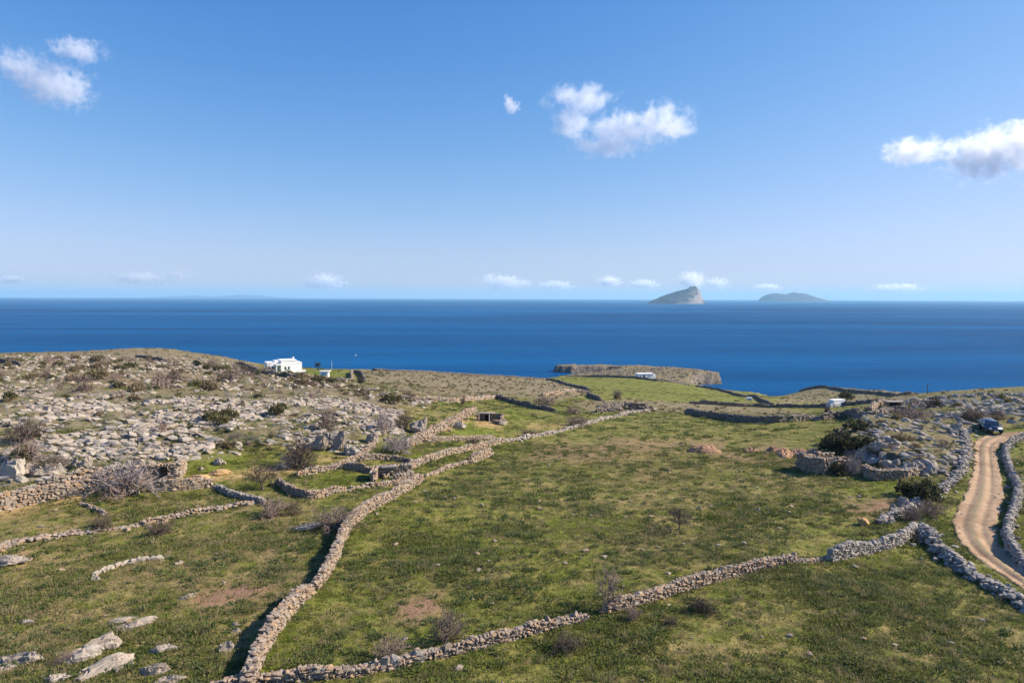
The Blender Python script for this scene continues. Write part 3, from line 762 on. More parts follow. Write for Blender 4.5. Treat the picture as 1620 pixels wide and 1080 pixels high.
stone_wall('heap of blue-grey stones where the field wall turns at the track', [(1442, 846), (1455, 838), (1468, 852), (1478, 866)], 1.2, 1.3, (.36, .22), 'grey_stone', 180, 0, 0, .2, 8, .7)
stone_wall('broad tumbled grey wall between the lower pasture and the dirt track', [(1478, 868), (1505, 888), (1530, 908), (1555, 922), (1585, 938), (1615, 955), (1660, 985)], .95, 1.1, (.36, .2), 'grey_stone', 300, 0, .15, .4, 9, .8)
stone_wall('tumbled wall of rubble bordering the track above the brown plot', [(1392, 830), (1428, 808), (1462, 792), (1490, 776), (1512, 757), (1524, 735), (1531, 708), (1528, 690), (1510, 676)], .85, .9, (.4, .22), 'grey_stone', 300, 0, .2, .4, 10, .9)
stone_wall('jagged grey wall with standing stones on the outer side of the dirt track', [(1680, 689), (1640, 691), (1612, 695), (1592, 706), (1590, 722), (1598, 745), (1609, 766), (1611, 790), (1602, 815), (1594, 836), (1594, 856), (1602, 878), (1624, 903), (1670, 938)], 1.15, .75, (.38, .22), 'grey_stone', 300, 1.4, .12, .4, 11, .35)
stone_wall('tall terrace wall with standing slabs below the rocky slope', [(-40, 816), (0, 807), (50, 797), (110, 785), (150, 776), (180, 774)], 1.5, .7, (.45, .25), 'wall_stone', 200, 1.7, 0, .15, 12)
stone_wall('upper terrace wall of broken stone against the rocky slope', [(20, 790), (60, 777), (100, 768), (150, 757), (205, 750)], 1.2, .8, (.45, .25), 'wall_stone', 140, 2.5, .1, .3, 13, .4)
stone_wall('straight panelled wall of slabs and upright stones beside the pale bush', [(232, 778), (268, 777), (300, 774), (336, 770)], 1.05, .5, (.4, .22), 'wall_stone', 140, 1.6, 0, .1, 14)
stone_wall('low flat-topped wall dropping from the panelled wall to the thicket', [(341, 770), (352, 777), (368, 785), (395, 790), (422, 798)], .6, .7, (.45, .2), 'limestone', 90, 0, .1, .2, 15)
stone_wall('sunken line of stones across the dry pasture below the terraces', [(-30, 880), (0, 868), (16, 860), (62, 854), (120, 843), (180, 838), (232, 828), (300, 814), (372, 801), (400, 797)], .5, 1.0, (.4, .2), 'wall_stone', 160, 0, .3, .3, 16, .5)
stone_wall('short low row of stones slanting down from the terraces', [(126, 796), (145, 803), (166, 813)], .3, .5, (.4, .2), 'wall_stone', 20, 0, .2, .3, 17)
stone_wall('curved single row of pale stones lying in the dry grass', [(146, 913), (163, 905), (182, 897), (212, 888), (256, 884)], .38, .45, (.55, .28), 'limestone', 60, 0, .05, .3, 18)
stone_wall('curved wall closing the small stone pen on its near side', [(438, 764), (452, 776), (472, 785), (490, 789), (512, 785), (545, 778)], 1.15, .65, (.42, .22), 'wall_stone', 120, 2.5, .05, .25, 19)
stone_wall('broken wall joining the stone pen to the long wall', [(545, 778), (575, 772), (605, 769), (640, 762), (662, 757)], .8, .7, (.42, .22), 'wall_stone', 90, 0, .15, .35, 20, .3)
stone_wall('upper wall of the stone pen running to the rocks', [(468, 754), (505, 746), (540, 740), (562, 729), (576, 718), (592, 706)], .85, .7, (.42, .22), 'wall_stone', 80, 0, .05, .2, 21)
stone_wall('dividing wall inside the stone pen, dark on its shaded side', [(542, 741), (560, 744), (588, 749)], 1.25, .6, (.42, .22), 'wall_stone', 40, 0, 0, .12, 22)
stone_wall('low wall behind the pen ending at a shaded corner', [(566, 729), (600, 727), (632, 729), (660, 735)], .9, .6, (.42, .22), 'wall_stone', 50, 0, 0, .2, 23)
stone_wall('sunlit wall running from the ruined hut past the little round tree', [(606, 757), (640, 746), (666, 734), (700, 723), (735, 714), (760, 708), (800, 699)], 1.0, .65, (.45, .24), 'wall_stone', 80, 2.2, .03, .15, 24)
stone_wall('low broken line of stones leading from the wall corner to the stone pillar', [(672, 754), (700, 744), (725, 736), (748, 730)], .5, .6, (.42, .22), 'wall_stone', 30, 0, .3, .3, 25)
stone_wall('short wall stub ending in a tall stone pillar', [(742, 733), (758, 728), (770, 724), (778, 722)], 1.5, .6, (.42, .24), 'wall_stone', 40, 0, 0, .08, 26)
stone_wall('double terrace wall of orange stone climbing to the roofless shed', [(642, 707), (668, 696), (692, 684), (712, 673), (735, 660), (752, 650)], 1.5, .9, (.5, .28), 'wall_stone', 60, 2.0, 0, .15, 27, .3)
stone_wall('low terrace wall below the roofless shed', [(672, 699), (705, 698), (742, 697), (782, 695)], .9, .6, (.5, .28), 'wall_stone', 40, 0, .05, .2, 28)
stone_wall('white crumbling wall along the top edge of the big pasture', [(800, 699), (840, 692), (880, 685), (905, 678), (932, 671), (960, 662), (990, 655), (1040, 648)], .7, .8, (.6, .3), 'limestone', 60, 0, .25, .3, 29, .5)
far = dict(size=(1.05, .42), t=.8, ragged=.15)
stone_wall('dark wall at the foot of the pasture before the scrubby strip', [(1083, 654), (1105, 658), (1130, 661), (1160, 666), (1200, 669), (1240, 668), (1284, 664)], 1.25, seed=30, mat='dark_or_shaded_stone', **far)
stone_wall('tall shaded wall beyond the rubble gap above the dark evergreens', [(1298, 665), (1320, 663), (1345, 661), (1375, 657), (1405, 655), (1440, 656)], 1.6, seed=31, mat='dark_or_shaded_stone', **far)
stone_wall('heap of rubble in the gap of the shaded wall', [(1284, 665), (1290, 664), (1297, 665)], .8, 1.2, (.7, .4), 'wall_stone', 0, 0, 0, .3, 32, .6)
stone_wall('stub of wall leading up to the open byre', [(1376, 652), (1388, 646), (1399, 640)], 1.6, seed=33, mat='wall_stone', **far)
stone_wall('long dark wall running level in front of the little white shed', [(1090, 638), (1150, 642), (1210, 644), (1270, 645), (1330, 642), (1370, 638), (1398, 635)], 1.3, seed=34, mat='dark_or_shaded_stone', **far)
stone_wall('dark wall slanting down the edge of the bright green headland field', [(864, 600), (885, 605), (905, 611), (932, 618)], 1.3, seed=35, mat='dark_or_shaded_stone', **far)
stone_wall('curving dark wall along the seaward edge of the headland field', [(895, 596), (930, 596), (965, 596.5), (1005, 598.5), (1050, 604), (1090, 609)], 1.3, seed=36, mat='dark_or_shaded_stone', **far)
stone_wall('dark wall descending beside the cove to the beach', [(1100, 611), (1125, 615), (1150, 621), (1175, 627), (1200, 634), (1222, 641)], 1.4, seed=37, mat='dark_or_shaded_stone', **far)
stone_wall('dark wall crossing the green knoll above the cove', [(1308, 613), (1325, 616), (1350, 620), (1375, 623), (1400, 625), (1440, 624)], 1.4, seed=38, mat='dark_or_shaded_stone', **far)
stone_wall('dark wall on the seaward rim of the knoll', [(1264, 620), (1280, 616), (1293, 613.5), (1306, 613)], 1.6, seed=39, mat='dark_or_shaded_stone', **far)
stone_wall('dark terraced wall of the ruined fold below the headland field', [(944, 653), (960, 649), (985, 647), (1008, 648), (1030, 650)], 1.6, seed=40, mat='dark_or_shaded_stone', rubble=.6, **far)
stone_wall('second broken terrace wall above the ruined fold', [(950, 645), (985, 642), (1020, 643)], 1.1, seed=41, mat='dark_or_shaded_stone', rubble=.6, **far)
stone_wall('broken dark wall end above the pink shrubs', [(930, 625), (940, 631), (950, 634)], 1.2, seed=42, mat='dark_or_shaded_stone', **far)
stone_wall('dark wall below the brown field slanting to the pink shrubs', [(780, 628), (805, 636), (832, 643), (858, 648), (876, 652)], 1.0, seed=43, mat='dark_or_shaded_stone', **far)
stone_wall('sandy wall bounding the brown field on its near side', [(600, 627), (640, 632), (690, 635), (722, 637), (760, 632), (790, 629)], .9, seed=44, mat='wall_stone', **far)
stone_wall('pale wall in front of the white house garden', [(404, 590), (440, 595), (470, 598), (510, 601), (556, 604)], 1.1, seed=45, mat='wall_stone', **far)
stone_wall('dark curving wall leading up to the white house', [(374, 575), (390, 580), (402, 586), (411, 591)], 1.2, seed=46, mat='dark_or_shaded_stone', **far)
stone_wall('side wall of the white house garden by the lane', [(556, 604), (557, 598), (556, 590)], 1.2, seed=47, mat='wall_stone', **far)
stone_wall('short dark wall on the far side of the garden lane', [(556, 589), (566, 590), (574, 596), (577, 604)], 1.2, seed=48, mat='dark_or_shaded_stone', **far)
stone_wall('dark wall low on the scrubby hill beside the sea', [(-20, 572), (5, 573), (18, 575), (32, 579)], 1.1, seed=49, mat='dark_or_shaded_stone', **far)
stone_wall('thin dark wall over the crest of the scrubby hill', [(215, 564), (238, 567), (262, 572)], .9, seed=50, mat='dark_or_shaded_stone', **far)
stone_wall('low wall along the skyline of the brown field', [(545, 583.5), (580, 586), (640, 588.5), (700, 591), (760, 594.5), (850, 599.5)], .7, seed=51, mat='dark_or_shaded_stone', **far)
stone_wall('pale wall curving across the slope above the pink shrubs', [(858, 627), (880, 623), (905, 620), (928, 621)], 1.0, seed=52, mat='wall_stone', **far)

# ------------------------------------------------------------------ rocks lying on the ground
ROCK_ME = {m: [mesh_np('rock', V, F, m, np.full(len(V), 0.)) for V, F in CRAG_T] for m in ('limestone', 'grey_stone', 'orange_stone', 'wall_stone')}
def slab_template(seed):
    V, F = crag_template(seed, 4, 16); rg = np.random.default_rng(seed)
    for f, a in ((3, .14), (8, .06)):
        V = V + np.stack([fbm(V[:, 0] * f + seed, V[:, 1] * f + V[:, 2] * 2, seed + j, 3) - .5 for j in range(3)], -1) * a
    st = np.floor((V[:, 1] + .1 * np.sin(V[:, 0] * 6 + seed)) * 5) / 5 - V[:, 1]      # bedding steps along the strike
    V[:, 2] += st * .9 * (V[:, 2] > 0)
    V /= (V.max(0) - V.min(0)); V -= (V.max(0) + V.min(0)) / 2
    return V, F
SLAB_T = [slab_template(500 + i) for i in range(10)]
ROCK_ME['slab'] = [mesh_np('rock', V, F, 'limestone', np.full(len(V), 0.)) for V, F in SLAB_T]
ROCK_ME['crag'] = ROCK_ME['slab'][3:] + ROCK_ME['slab'][:3]
def rock(px, py, w, h, label, mat='limestone', rz=0., flat=.5, tilt=(0, 0), var=0, deep=.8, name='rock', cat='rock', group=None):
    """w, h in photograph pixels, standing on the ground at its foot (px, py)"""
    p = cast(px, py, GZ); d = math.hypot(p[0], p[1]); sx = w / FPX * d; sz = h / FPX * d
    o = link(name, ROCK_ME[mat][var % 10], None, (p[0], p[1] + sx * .2 * deep, p[2] + sz * (.1 if mat == 'slab' else .32)))
    o.scale = (sx, sx * deep, sz); o.rotation_euler = (tilt[0], tilt[1], rz)
    return tag(o, label, cat, group)
G = 'limestone slabs lying in the dry pasture'
sl_ = 'flat limestone slab '
for a in ((28, 1050, 62, 16, 'half sunk in grass beside the twin long slabs', .2, 0), (118, 1046, 62, 18, 'with a dark cleft, lowest of the twin slabs', .55, 1), (140, 1030, 72, 18, 'lit white on its upper edge, upper of the twin slabs', .6, 2),
          (160, 1062, 78, 20, 'long and narrow, split into pale blocks', .75, 3), (205, 993, 62, 10, 'thin and pale with a lighter tail', .45, 4), (190, 985, 40, 8, 'thin, behind the pale tailed slab', .4, 5),
          (90, 1078, 40, 14, 'broken at the end of the split slab', .5, 6), (240, 1066, 46, 20, 'grey and square, below the small pale stone', .3, 7), (258, 1030, 40, 13, 'streaked grey, with grass over its edge', .6, 8),
          (262, 1082, 50, 12, 'cracked, below the grey square slab', .2, 9), (358, 1030, 26, 20, 'upright grey, in the shadow of the long wall', .4, 0), (372, 1000, 16, 8, 'small, above the slab shadowed by the long wall', .2, 1),
          (372, 990, 14, 8, 'small pale, with a twin just below it', .3, 2), (294, 946, 24, 7, 'thin, alone among green tufts', .7, 3), (42, 985, 22, 6, 'thin buff, alone in short dry grass', .2, 4), (474, 838, 62, 8, 'wide smooth blue-grey, beside the brown thicket', .2, 5),
          (5, 1062, 26, 10, 'white, cut by weeds', .4, 6), (206, 1052, 10, 8, 'tiny rounded', .4, 7), (150, 918, 14, 7, 'dark, at the tail of the curved row', .4, 8), (282, 893, 14, 8, 'small brown, past the curved row end', .8, 9)):
    rock(a[0], a[1], a[2] * 1.05, a[3] * 1.3, sl_ + a[4], 'slab', a[5], var=a[6] + a[0], deep=.42, tilt=(.12, -.1))
# big blocks at the foot of the rocky slope
for a in ((508, 712, 28, 26, 'large grey boulder at the foot of the rocky slope, beside a tilted block', .2, 1, (.1, .2)), (538, 714, 20, 36, 'tall white tilted block standing above the pen', .3, 2, (.25, .35)), (554, 720, 24, 22, 'wedge-shaped grey block leaning against the tall tilted block', .1, 3, (0, -.4)),
          (524, 700, 36, 18, 'broad slab roofing the tilted block', .3, 4, (.2, .1)), (118, 740, 11, 15, 'squared grey block at the terrace, smaller of a pair', 0, 5, (0, 0)), (134, 738, 15, 17, 'squared grey block at the terrace, larger of a pair', 0, 6, (0, 0)),
          (57, 752, 32, 15, 'long squared block under the thicket of the terrace', 0, 7, (0, 0)), (82, 753, 24, 20, 'pale pointed boulder next to the long squared block', .2, 8, (0, .2)), (14, 755, 30, 26, 'rounded boulder at the end of the terrace', .1, 9, (0, 0)),
          (35, 750, 22, 15, 'low boulder between the rounded and the long block', .1, 0, (0, 0)), (346, 735, 18, 10, 'pale flat boulder in the green dell', .1, 1, (0, 0)), (318, 744, 8, 6, 'small round white stone in the green dell', .1, 2, (0, 0)), (268, 757, 8, 7, 'small white stone by the goat shed', .1, 3, (0, 0)),
          (588, 700, 20, 18, 'orange stained boulder on the rocky slope above the pale bush', .2, 4, (0, 0)), (660, 685, 22, 22, 'pale crag standing above the terrace wall', .3, 5, (0, .1)), (668, 682, 14, 26, 'thin pale crag leaning beside the standing crag', .3, 6, (0, .2)),
          (728, 678, 20, 13, 'white boulder under the roofless shed', .2, 7, (0, 0)), (795, 672, 16, 10, 'buff boulder in the grass near the roofless shed', .2, 8, (0, 0)), (1390, 712, 24, 18, 'pale boulder above the ruined hut', .2, 9, (0, .2)), (1374, 726, 26, 24, 'large split boulder behind the ruined hut', .2, 0, (.1, .2)),
          (1432, 800, 16, 13, 'buff boulder by the brown plot', .1, 1, (0, 0)), (1415, 806, 10, 9, 'round white boulder by the brown plot', .1, 2, (0, 0)), (1546, 684, 4, 4, 'small pale stone on the verge of the track', .1, 3, (0, 0)), (1515, 680, 16, 11, 'big boulder at the bend of the track', .1, 4, (0, 0)),
          (1372, 757, 7, 14, 'upright buff stone at the corner of the ruin', 0, 5, (0, 0)), (1200, 808, 8, 5, 'grey stone lying alone in the pasture', .2, 6, (0, 0)), (1107, 804, 7, 5, 'pale stone lying in the pasture by the bare sapling', .2, 7, (0, 0)), (1125, 802, 7, 5, 'small pale stone beyond the bare sapling', .3, 8, (0, 0)), (1382, 787, 3, 3, 'tiny pale stone in the pasture below the ruin', .3, 9, (0, 0))):
    rock(a[0], a[1], a[2] * 1.1, a[3] * 1.15, a[4], 'crag', a[5], var=a[6], tilt=a[7], deep=.8, name='boulder', cat='boulder')
rock(1368, 830, 17, 12, 'bright orange boulder at the pasture edge below the brown plot', 'orange_stone', .2, var=3, name='boulder', cat='boulder')
rock(625, 1056, 32, 27, 'large white leaning slab built into the crumbling field wall', 'grey_stone', .3, var=4, deep=.45, tilt=(.1, .15), name='standing_stone', cat='stone')
rock(646, 1044, 15, 14, 'small white slab beside the large leaning slab in the field wall', 'grey_stone', .2, var=6, deep=.5, name='standing_stone', cat='stone')
rock(661, 1047, 22, 22, 'grey slab standing on edge in the crumbling field wall', 'grey_stone', .2, var=7, deep=.45, tilt=(0, .1), name='standing_stone', cat='stone')
rock(575, 1064, 19, 19, 'pale slab at the end of the low wall with upright slabs', 'grey_stone', .2, var=8, deep=.5, name='standing_stone', cat='stone')
rock(12, 894, 46, 14, 'buff bank of weathered rock at the end of the sunken stone line', 'crag', .2, var=2, deep=.6)
rock(312, 757, 34, 7, 'ochre ledge of rock in the green dell, lower end', 'orange_stone', .25, var=1, deep=.5)
rock(343, 750, 40, 8, 'ochre ledge of rock in the green dell, upper end', 'orange_stone', .25, var=5, deep=.5)

# broken ledges stepping up behind the ruined hut
LEDGE = [(1316, 696), (1328, 710), (1346, 718), (1368, 727), (1390, 734), (1404, 741), (1440, 749), (1478, 747)]
rgl = np.random.default_rng(55); lx = np.array([q[0] for q in LEDGE]); ly = np.array([q[1] for q in LEDGE])
for i in range(58):
    px_ = 1314 + 166 * rgl.random(); py_ = float(np.interp(px_, lx, ly)) + 3 - 13 * rgl.random() ** 1.5; w_ = 9 + 14 * rgl.random() ** 2
    rock(px_, py_, w_, w_ * (.45 + .5 * rgl.random()), 'dark broken rock of the stepped ledge behind the ruined hut', ('grey_stone', 'wall_stone', 'crag')[i % 3], rgl.random() * 3, var=int(rgl.integers(10)), tilt=((rgl.random() - .5) * .8, (rgl.random() - .5) * .8), deep=.8, group='broken rocks of the ledge behind the ruined hut')
# the rocky slopes: scattered limestone
def sample_zone(n, poly_px, seed, yr):
    rg = np.random.default_rng(seed); out = []
    th0, th1 = math.atan2(min(q[0] for q in poly_px) - 810, FPX), math.atan2(max(q[0] for q in poly_px) - 810, FPX)
    while sum(map(len, out)) < n:
        r = np.sqrt(rg.random(6000) * (yr[1] ** 2 - yr[0] ** 2) + yr[0] ** 2); th = th0 + rg.random(6000) * (th1 - th0)
        x = r * np.sin(th); y = r * np.cos(th); z = lookup(GZ, x, y); a, b = project(x, y, z)
        j = (fbm(x / 7, y / 7, 77) - .5) * 30 * np.clip((b - 470) / 300, .1, 1)
        m = in_poly(a, b + j, poly_px)
        out.append(np.stack([x, y, z, a, b], -1)[m])
    return np.concatenate(out)[:n]
SLOPE = [(-120, 600), (0, 612), (130, 616), (330, 626), (470, 620), (570, 632), (635, 652), (640, 690), (600, 700), (560, 715), (480, 706), (400, 712), (330, 726), (260, 735), (150, 752), (60, 765), (-120, 790)]
FIELD = [(1350, 655), (1400, 648), (1440, 628), (1500, 620), (1540, 618), (1620, 612), (1760, 606), (1760, 672), (1620, 674), (1590, 664), (1545, 672), (1530, 690), (1520, 745), (1460, 752), (1400, 730), (1360, 700)]
def scatter_rocks(poly_px, n, nown, yr, seed, label, group, mats, smin, smax, strike, clump=1.0):
    rg = np.random.default_rng(seed)
    S = sample_zone(int(n * 2.2), poly_px, seed, yr)
    dn = fbm(S[:, 0] / 6, S[:, 1] / 6, seed + 9, 3) + (fbm(S[:, 0] / 22, S[:, 1] / 22, seed + 4, 2) - .5) * .7
    S = S[np.argsort(-(dn + .38 * rg.random(len(S))))[:n]]
    sz = smin + (smax - smin) * rg.random(len(S)) ** 2.6
    d = np.hypot(S[:, 0], S[:, 1]); inframe = (S[:, 3] > -5) & (S[:, 3] < 1625)
    order = np.argsort(-(sz / d) * inframe)
    bt = Batch(); own = set(order[:nown])
    for i in range(len(S)):
        s = sz[i]; sc = np.array([s * (1.0 + .9 * rg.random()), s * (.55 + .35 * rg.random()), s * (.32 + .42 * rg.random())])
        rz = strike + rg.normal() * .35; e = ((rg.random() - .5) * .7, (rg.random() - .35) * .7, rz)
        loc = (S[i, 0], S[i, 1], S[i, 2] + sc[2] * .18)
        if i in own:
            o = link('rock', ROCK_ME[mats[int(rg.integers(len(mats)))]][int(rg.integers(10))], None, loc); o.scale = sc; o.rotation_euler = e
            tag(o, label, 'rock', group)
        else:
            tp = CRAG_S[int(rg.integers(10))] if s / d[i] * FPX > 13 else STONE_T[int(rg.integers(14))]
            bt.add(tp, rotm(*e) * sc, np.array(loc), rg.random())
    return bt
bt = scatter_rocks(SLOPE, 7200, 170, (66, 185), 61, 'jagged pale limestone outcrop among scrub on the slope below the white house', 'limestone outcrops on the slope below the white house', ('limestone', 'limestone', 'grey_stone'), .13, 1.05, .45)
o = link('scattered_limestone', bt.mesh('scattered_limestone', 'limestone'), None, None, 'stuff'); o['label'] = 'countless small limestone rocks strewn over the slope below the white house'
bt = scatter_rocks(FIELD, 3600, 110, (72, 180), 62, 'jagged grey limestone outcrop among green turf around the parked car', 'limestone outcrops around the parked car', ('grey_stone', 'limestone'), .15, 1.2, -.5)
o = link('scattered_limestone', bt.mesh('scattered_limestone', 'grey_stone'), None, None, 'stuff'); o['label'] = 'countless small limestone rocks strewn over the turf around the parked car'
HILL = [(-120, 558), (0, 561), (130, 557), (250, 552.5), (330, 563), (420, 592), (560, 606), (700, 634), (640, 652), (560, 628), (470, 618), (330, 624), (0, 610), (-120, 600)]
CAPE = [(890, 586), (940, 580), (1060, 583), (1125, 590), (1130, 600), (1075, 606), (1005, 596), (940, 594)]
for P, n, yr, sd, lb in ((HILL, 1500, (120, 290), 63, 'scattered grey stones over the scrubby hill crest'), (CAPE, 500, (395, 470), 64, 'scattered brown rocks over the bare headland')):
    rg = np.random.default_rng(sd); bt = Batch()
    for q in sample_zone(n, P, sd, yr):
        s = .3 + 1.1 * rg.random() ** 2
        bt.add(STONE_T[int(rg.integers(14))], rotm(rg.random() - .5, rg.random() - .5, rg.random() * 6) * np.array([s * 1.3, s, s * .5]), q[:3] + np.array([0, 0, s * .1]), rg.random())
    o = link('scattered_stones', bt.mesh('scattered_stones', 'dark_or_shaded_stone' if sd == 64 else 'limestone'), None, None, 'stuff'); o['label'] = lb
# loose stones in the pastures
rg = np.random.default_rng(65); bt = Batch()
S = sample_zone(800, [(-50, 780), (340, 760), (660, 760), (900, 690), (1300, 690), (1480, 780), (1450, 850), (1700, 1000), (1700, 1120), (-50, 1120)], 66, (26, 110))
for q in S:
    s = .08 + .3 * rg.random() ** 4
    bt.add(STONE_T[int(rg.integers(14))], rotm(0, 0, rg.random() * 6) * np.array([s * 1.3, s, s * .6]), q[:3] + np.array([0, 0, s * .15]), rg.random())
for q in range(200):
    i_ = int(rg.integers(240)); u_ = rg.random() ** .25 * .5; u_ = .5 + u_ * (1 if rg.random() < .5 else -1); j_ = min(na - 1, int(u_ * na)); s = .05 + .16 * rg.random() ** 3
    bt.add(STONE_T[int(rg.integers(14))], rotm(0, 0, rg.random() * 6) * np.array([s * 1.3, s, s * .7]), np.array([RX[i_, j_], RY[i_, j_], RZ[i_, j_] + s * .15 + (.1 if j_ in (0, na - 1) else 0)]), rg.random())
o = link('loose_stones', bt.mesh('loose_stones', 'wall_stone'), None, None, 'stuff'); o['label'] = 'small loose stones strewn through the pasture grass'

# ------------------------------------------------------------------ shrubs and trees
def tubes(segs, sides=3):
    segs = np.array(segs); a = segs[:, 0:3]; b = segs[:, 3:6]; r0 = segs[:, 6]; r1 = segs[:, 7]
    d = b - a; d /= np.linalg.norm(d, axis=1)[:, None] + 1e-9
    ref = np.where(np.abs(d[:, 2:3]) > .9, np.array([[1., 0, 0]]), np.array([[0, 0, 1.]]))
    u = np.cross(d, ref); u /= np.linalg.norm(u, axis=1)[:, None] + 1e-9; v = np.cross(d, u)
    V = []
    for j in range(sides):
        an = 2 * math.pi * j / sides; o = u * math.cos(an) + v * math.sin(an)
        V.append(a + o * r0[:, None]); V.append(b + o * r1[:, None])
    V = np.stack(V, 1); n = len(segs); base = np.arange(n)[:, None] * 2 * sides
    F = []
    for j in range(sides):
        j2 = (j + 1) % sides
        F.append(np.stack([base[:, 0] + 2 * j, base[:, 0] + 2 * j2, base[:, 0] + 2 * j2 + 1, base[:, 0] + 2 * j + 1], -1))
    return V.reshape(-1, 3), np.concatenate(F)
def grow(rg, p, d, L, r, lev, segs, droop=.0, kids=3):
    n = 3; p = np.array(p, float); d = np.array(d, float)
    for i in range(n):
        d = d + rg.normal(size=3) * .22; d[2] -= droop; d /= np.linalg.norm(d)
        q = p + d * L / n; segs.append((*p, *q, r * (1 - .22 * i), r * (1 - .22 * (i + 1)))); p = q
        if lev > 0:
            for k_ in range(kids if i else 1):
                e = d + rg.normal(size=3) * .75; e[2] += .1; e /= np.linalg.norm(e)
                grow(rg, p, e, L * (.5 + .25 * rg.random()), r * .55, lev - 1, segs, droop, kids)
def bare_shrub(seed, stems, lev, spread=1.0, r=.02, kids=2):
    """unit shrub: about 1 wide, 1 high"""
    rg = np.random.default_rng(seed); segs = []
    for i in range(stems):
        a = rg.random() * 2 * math.pi; el = .25 + 1.2 * rg.random(); d = (math.cos(a) * math.cos(el) * spread, math.sin(a) * math.cos(el) * spread, math.sin(el))
        grow(rg, (rg.normal() * .1, rg.normal() * .1, -.02), d, .42, r, lev, segs, .02, kids)
    V, F = tubes(segs)
    V[:, :2] /= np.percentile(np.abs(V[:, :2]), 98) * 2; V[:, 2] /= np.percentile(V[:, 2], 99)
    return V, F
def cushion(seed, n, size=.10, flat=False):
    rg = np.random.default_rng(seed); V = []; F = []; T = []
    lob = [(rg.normal() * .22, rg.normal() * .22, .25 + .3 * rg.random(), .28 + .16 * rg.random()) for _ in range(7)]
    for i in range(n):
        l = lob[int(rg.integers(7))]; v = rg.normal(size=3); v[2] = abs(v[2]) * .9 - .15; v /= np.linalg.norm(v)
        c = np.array([l[0], l[1], l[2] * .5]) + v * l[3] * (.65 + .4 * rg.random()); c[2] = max(c[2], 0)
        e = v + rg.normal(size=3) * .6; e /= np.linalg.norm(e); w = np.cross(e, rg.normal(size=3)); w /= np.linalg.norm(w) + 1e-9
        s = size * (.5 + .9 * rg.random()); b = len(V)
        V += [c - w * s * .5, c + w * s * .5, c + e * s * 1.3 + w * s * .2, c + e * s * 1.2 - w * s * .2]; F.append((b, b + 1, b + 2, b + 3)); T += [rg.random()] * 4
    V = np.array(V); V[:, :2] /= np.abs(V[:, :2]).max() * 2; V[:, 2] /= V[:, 2].max()
    return V, np.array(F), T
BARE = {}
for mt in ('twig_brown', 'twig_dark', 'twig_pale'):
    BARE[mt] = [mesh_np('branches', *bare_shrub(400 + i, 21, 2, 1, .019, 2), mt) for i in range(3)]
    BARE[mt + '_s'] = [mesh_np('branches', *bare_shrub(420 + i, 14, 1, 1, .024, 3), mt) for i in range(4)]
CUSH = {m: [mesh_np('foliage', *cushion(440 + i, 420, .11)[:2], m, cushion(440 + i, 420, .11)[2]) for i in range(4)] for m in ('brown_cushion', 'green_cushion', 'dark_leaf')}
def shrub(px, py, w, h, label, kind='twig_brown', var=0, group=None, leaf=None, big=True, deep=.9):
    p = cast(px, py, GZ); d = math.hypot(p[0], p[1]); sx = w / FPX * d; sz = h / FPX * d
    root = thing('shrub', label, 'shrub', (p[0], p[1] + sx * .25, ground_z(p[0], p[1] + sx * .25) - .03), var * 1.3, group)
    if kind in BARE:
        o = link('branches', BARE[kind if big else kind + '_s'][var % 3], root); o.scale = (sx * 1.05, sx * deep, sz)
    if kind in CUSH or leaf:
        o = link('foliage', CUSH[leaf or kind][var % 4], root); q = 1 if kind in CUSH else .8
        o.scale = (sx * q * 1.05, sx * deep * q, sz * q)
    return root
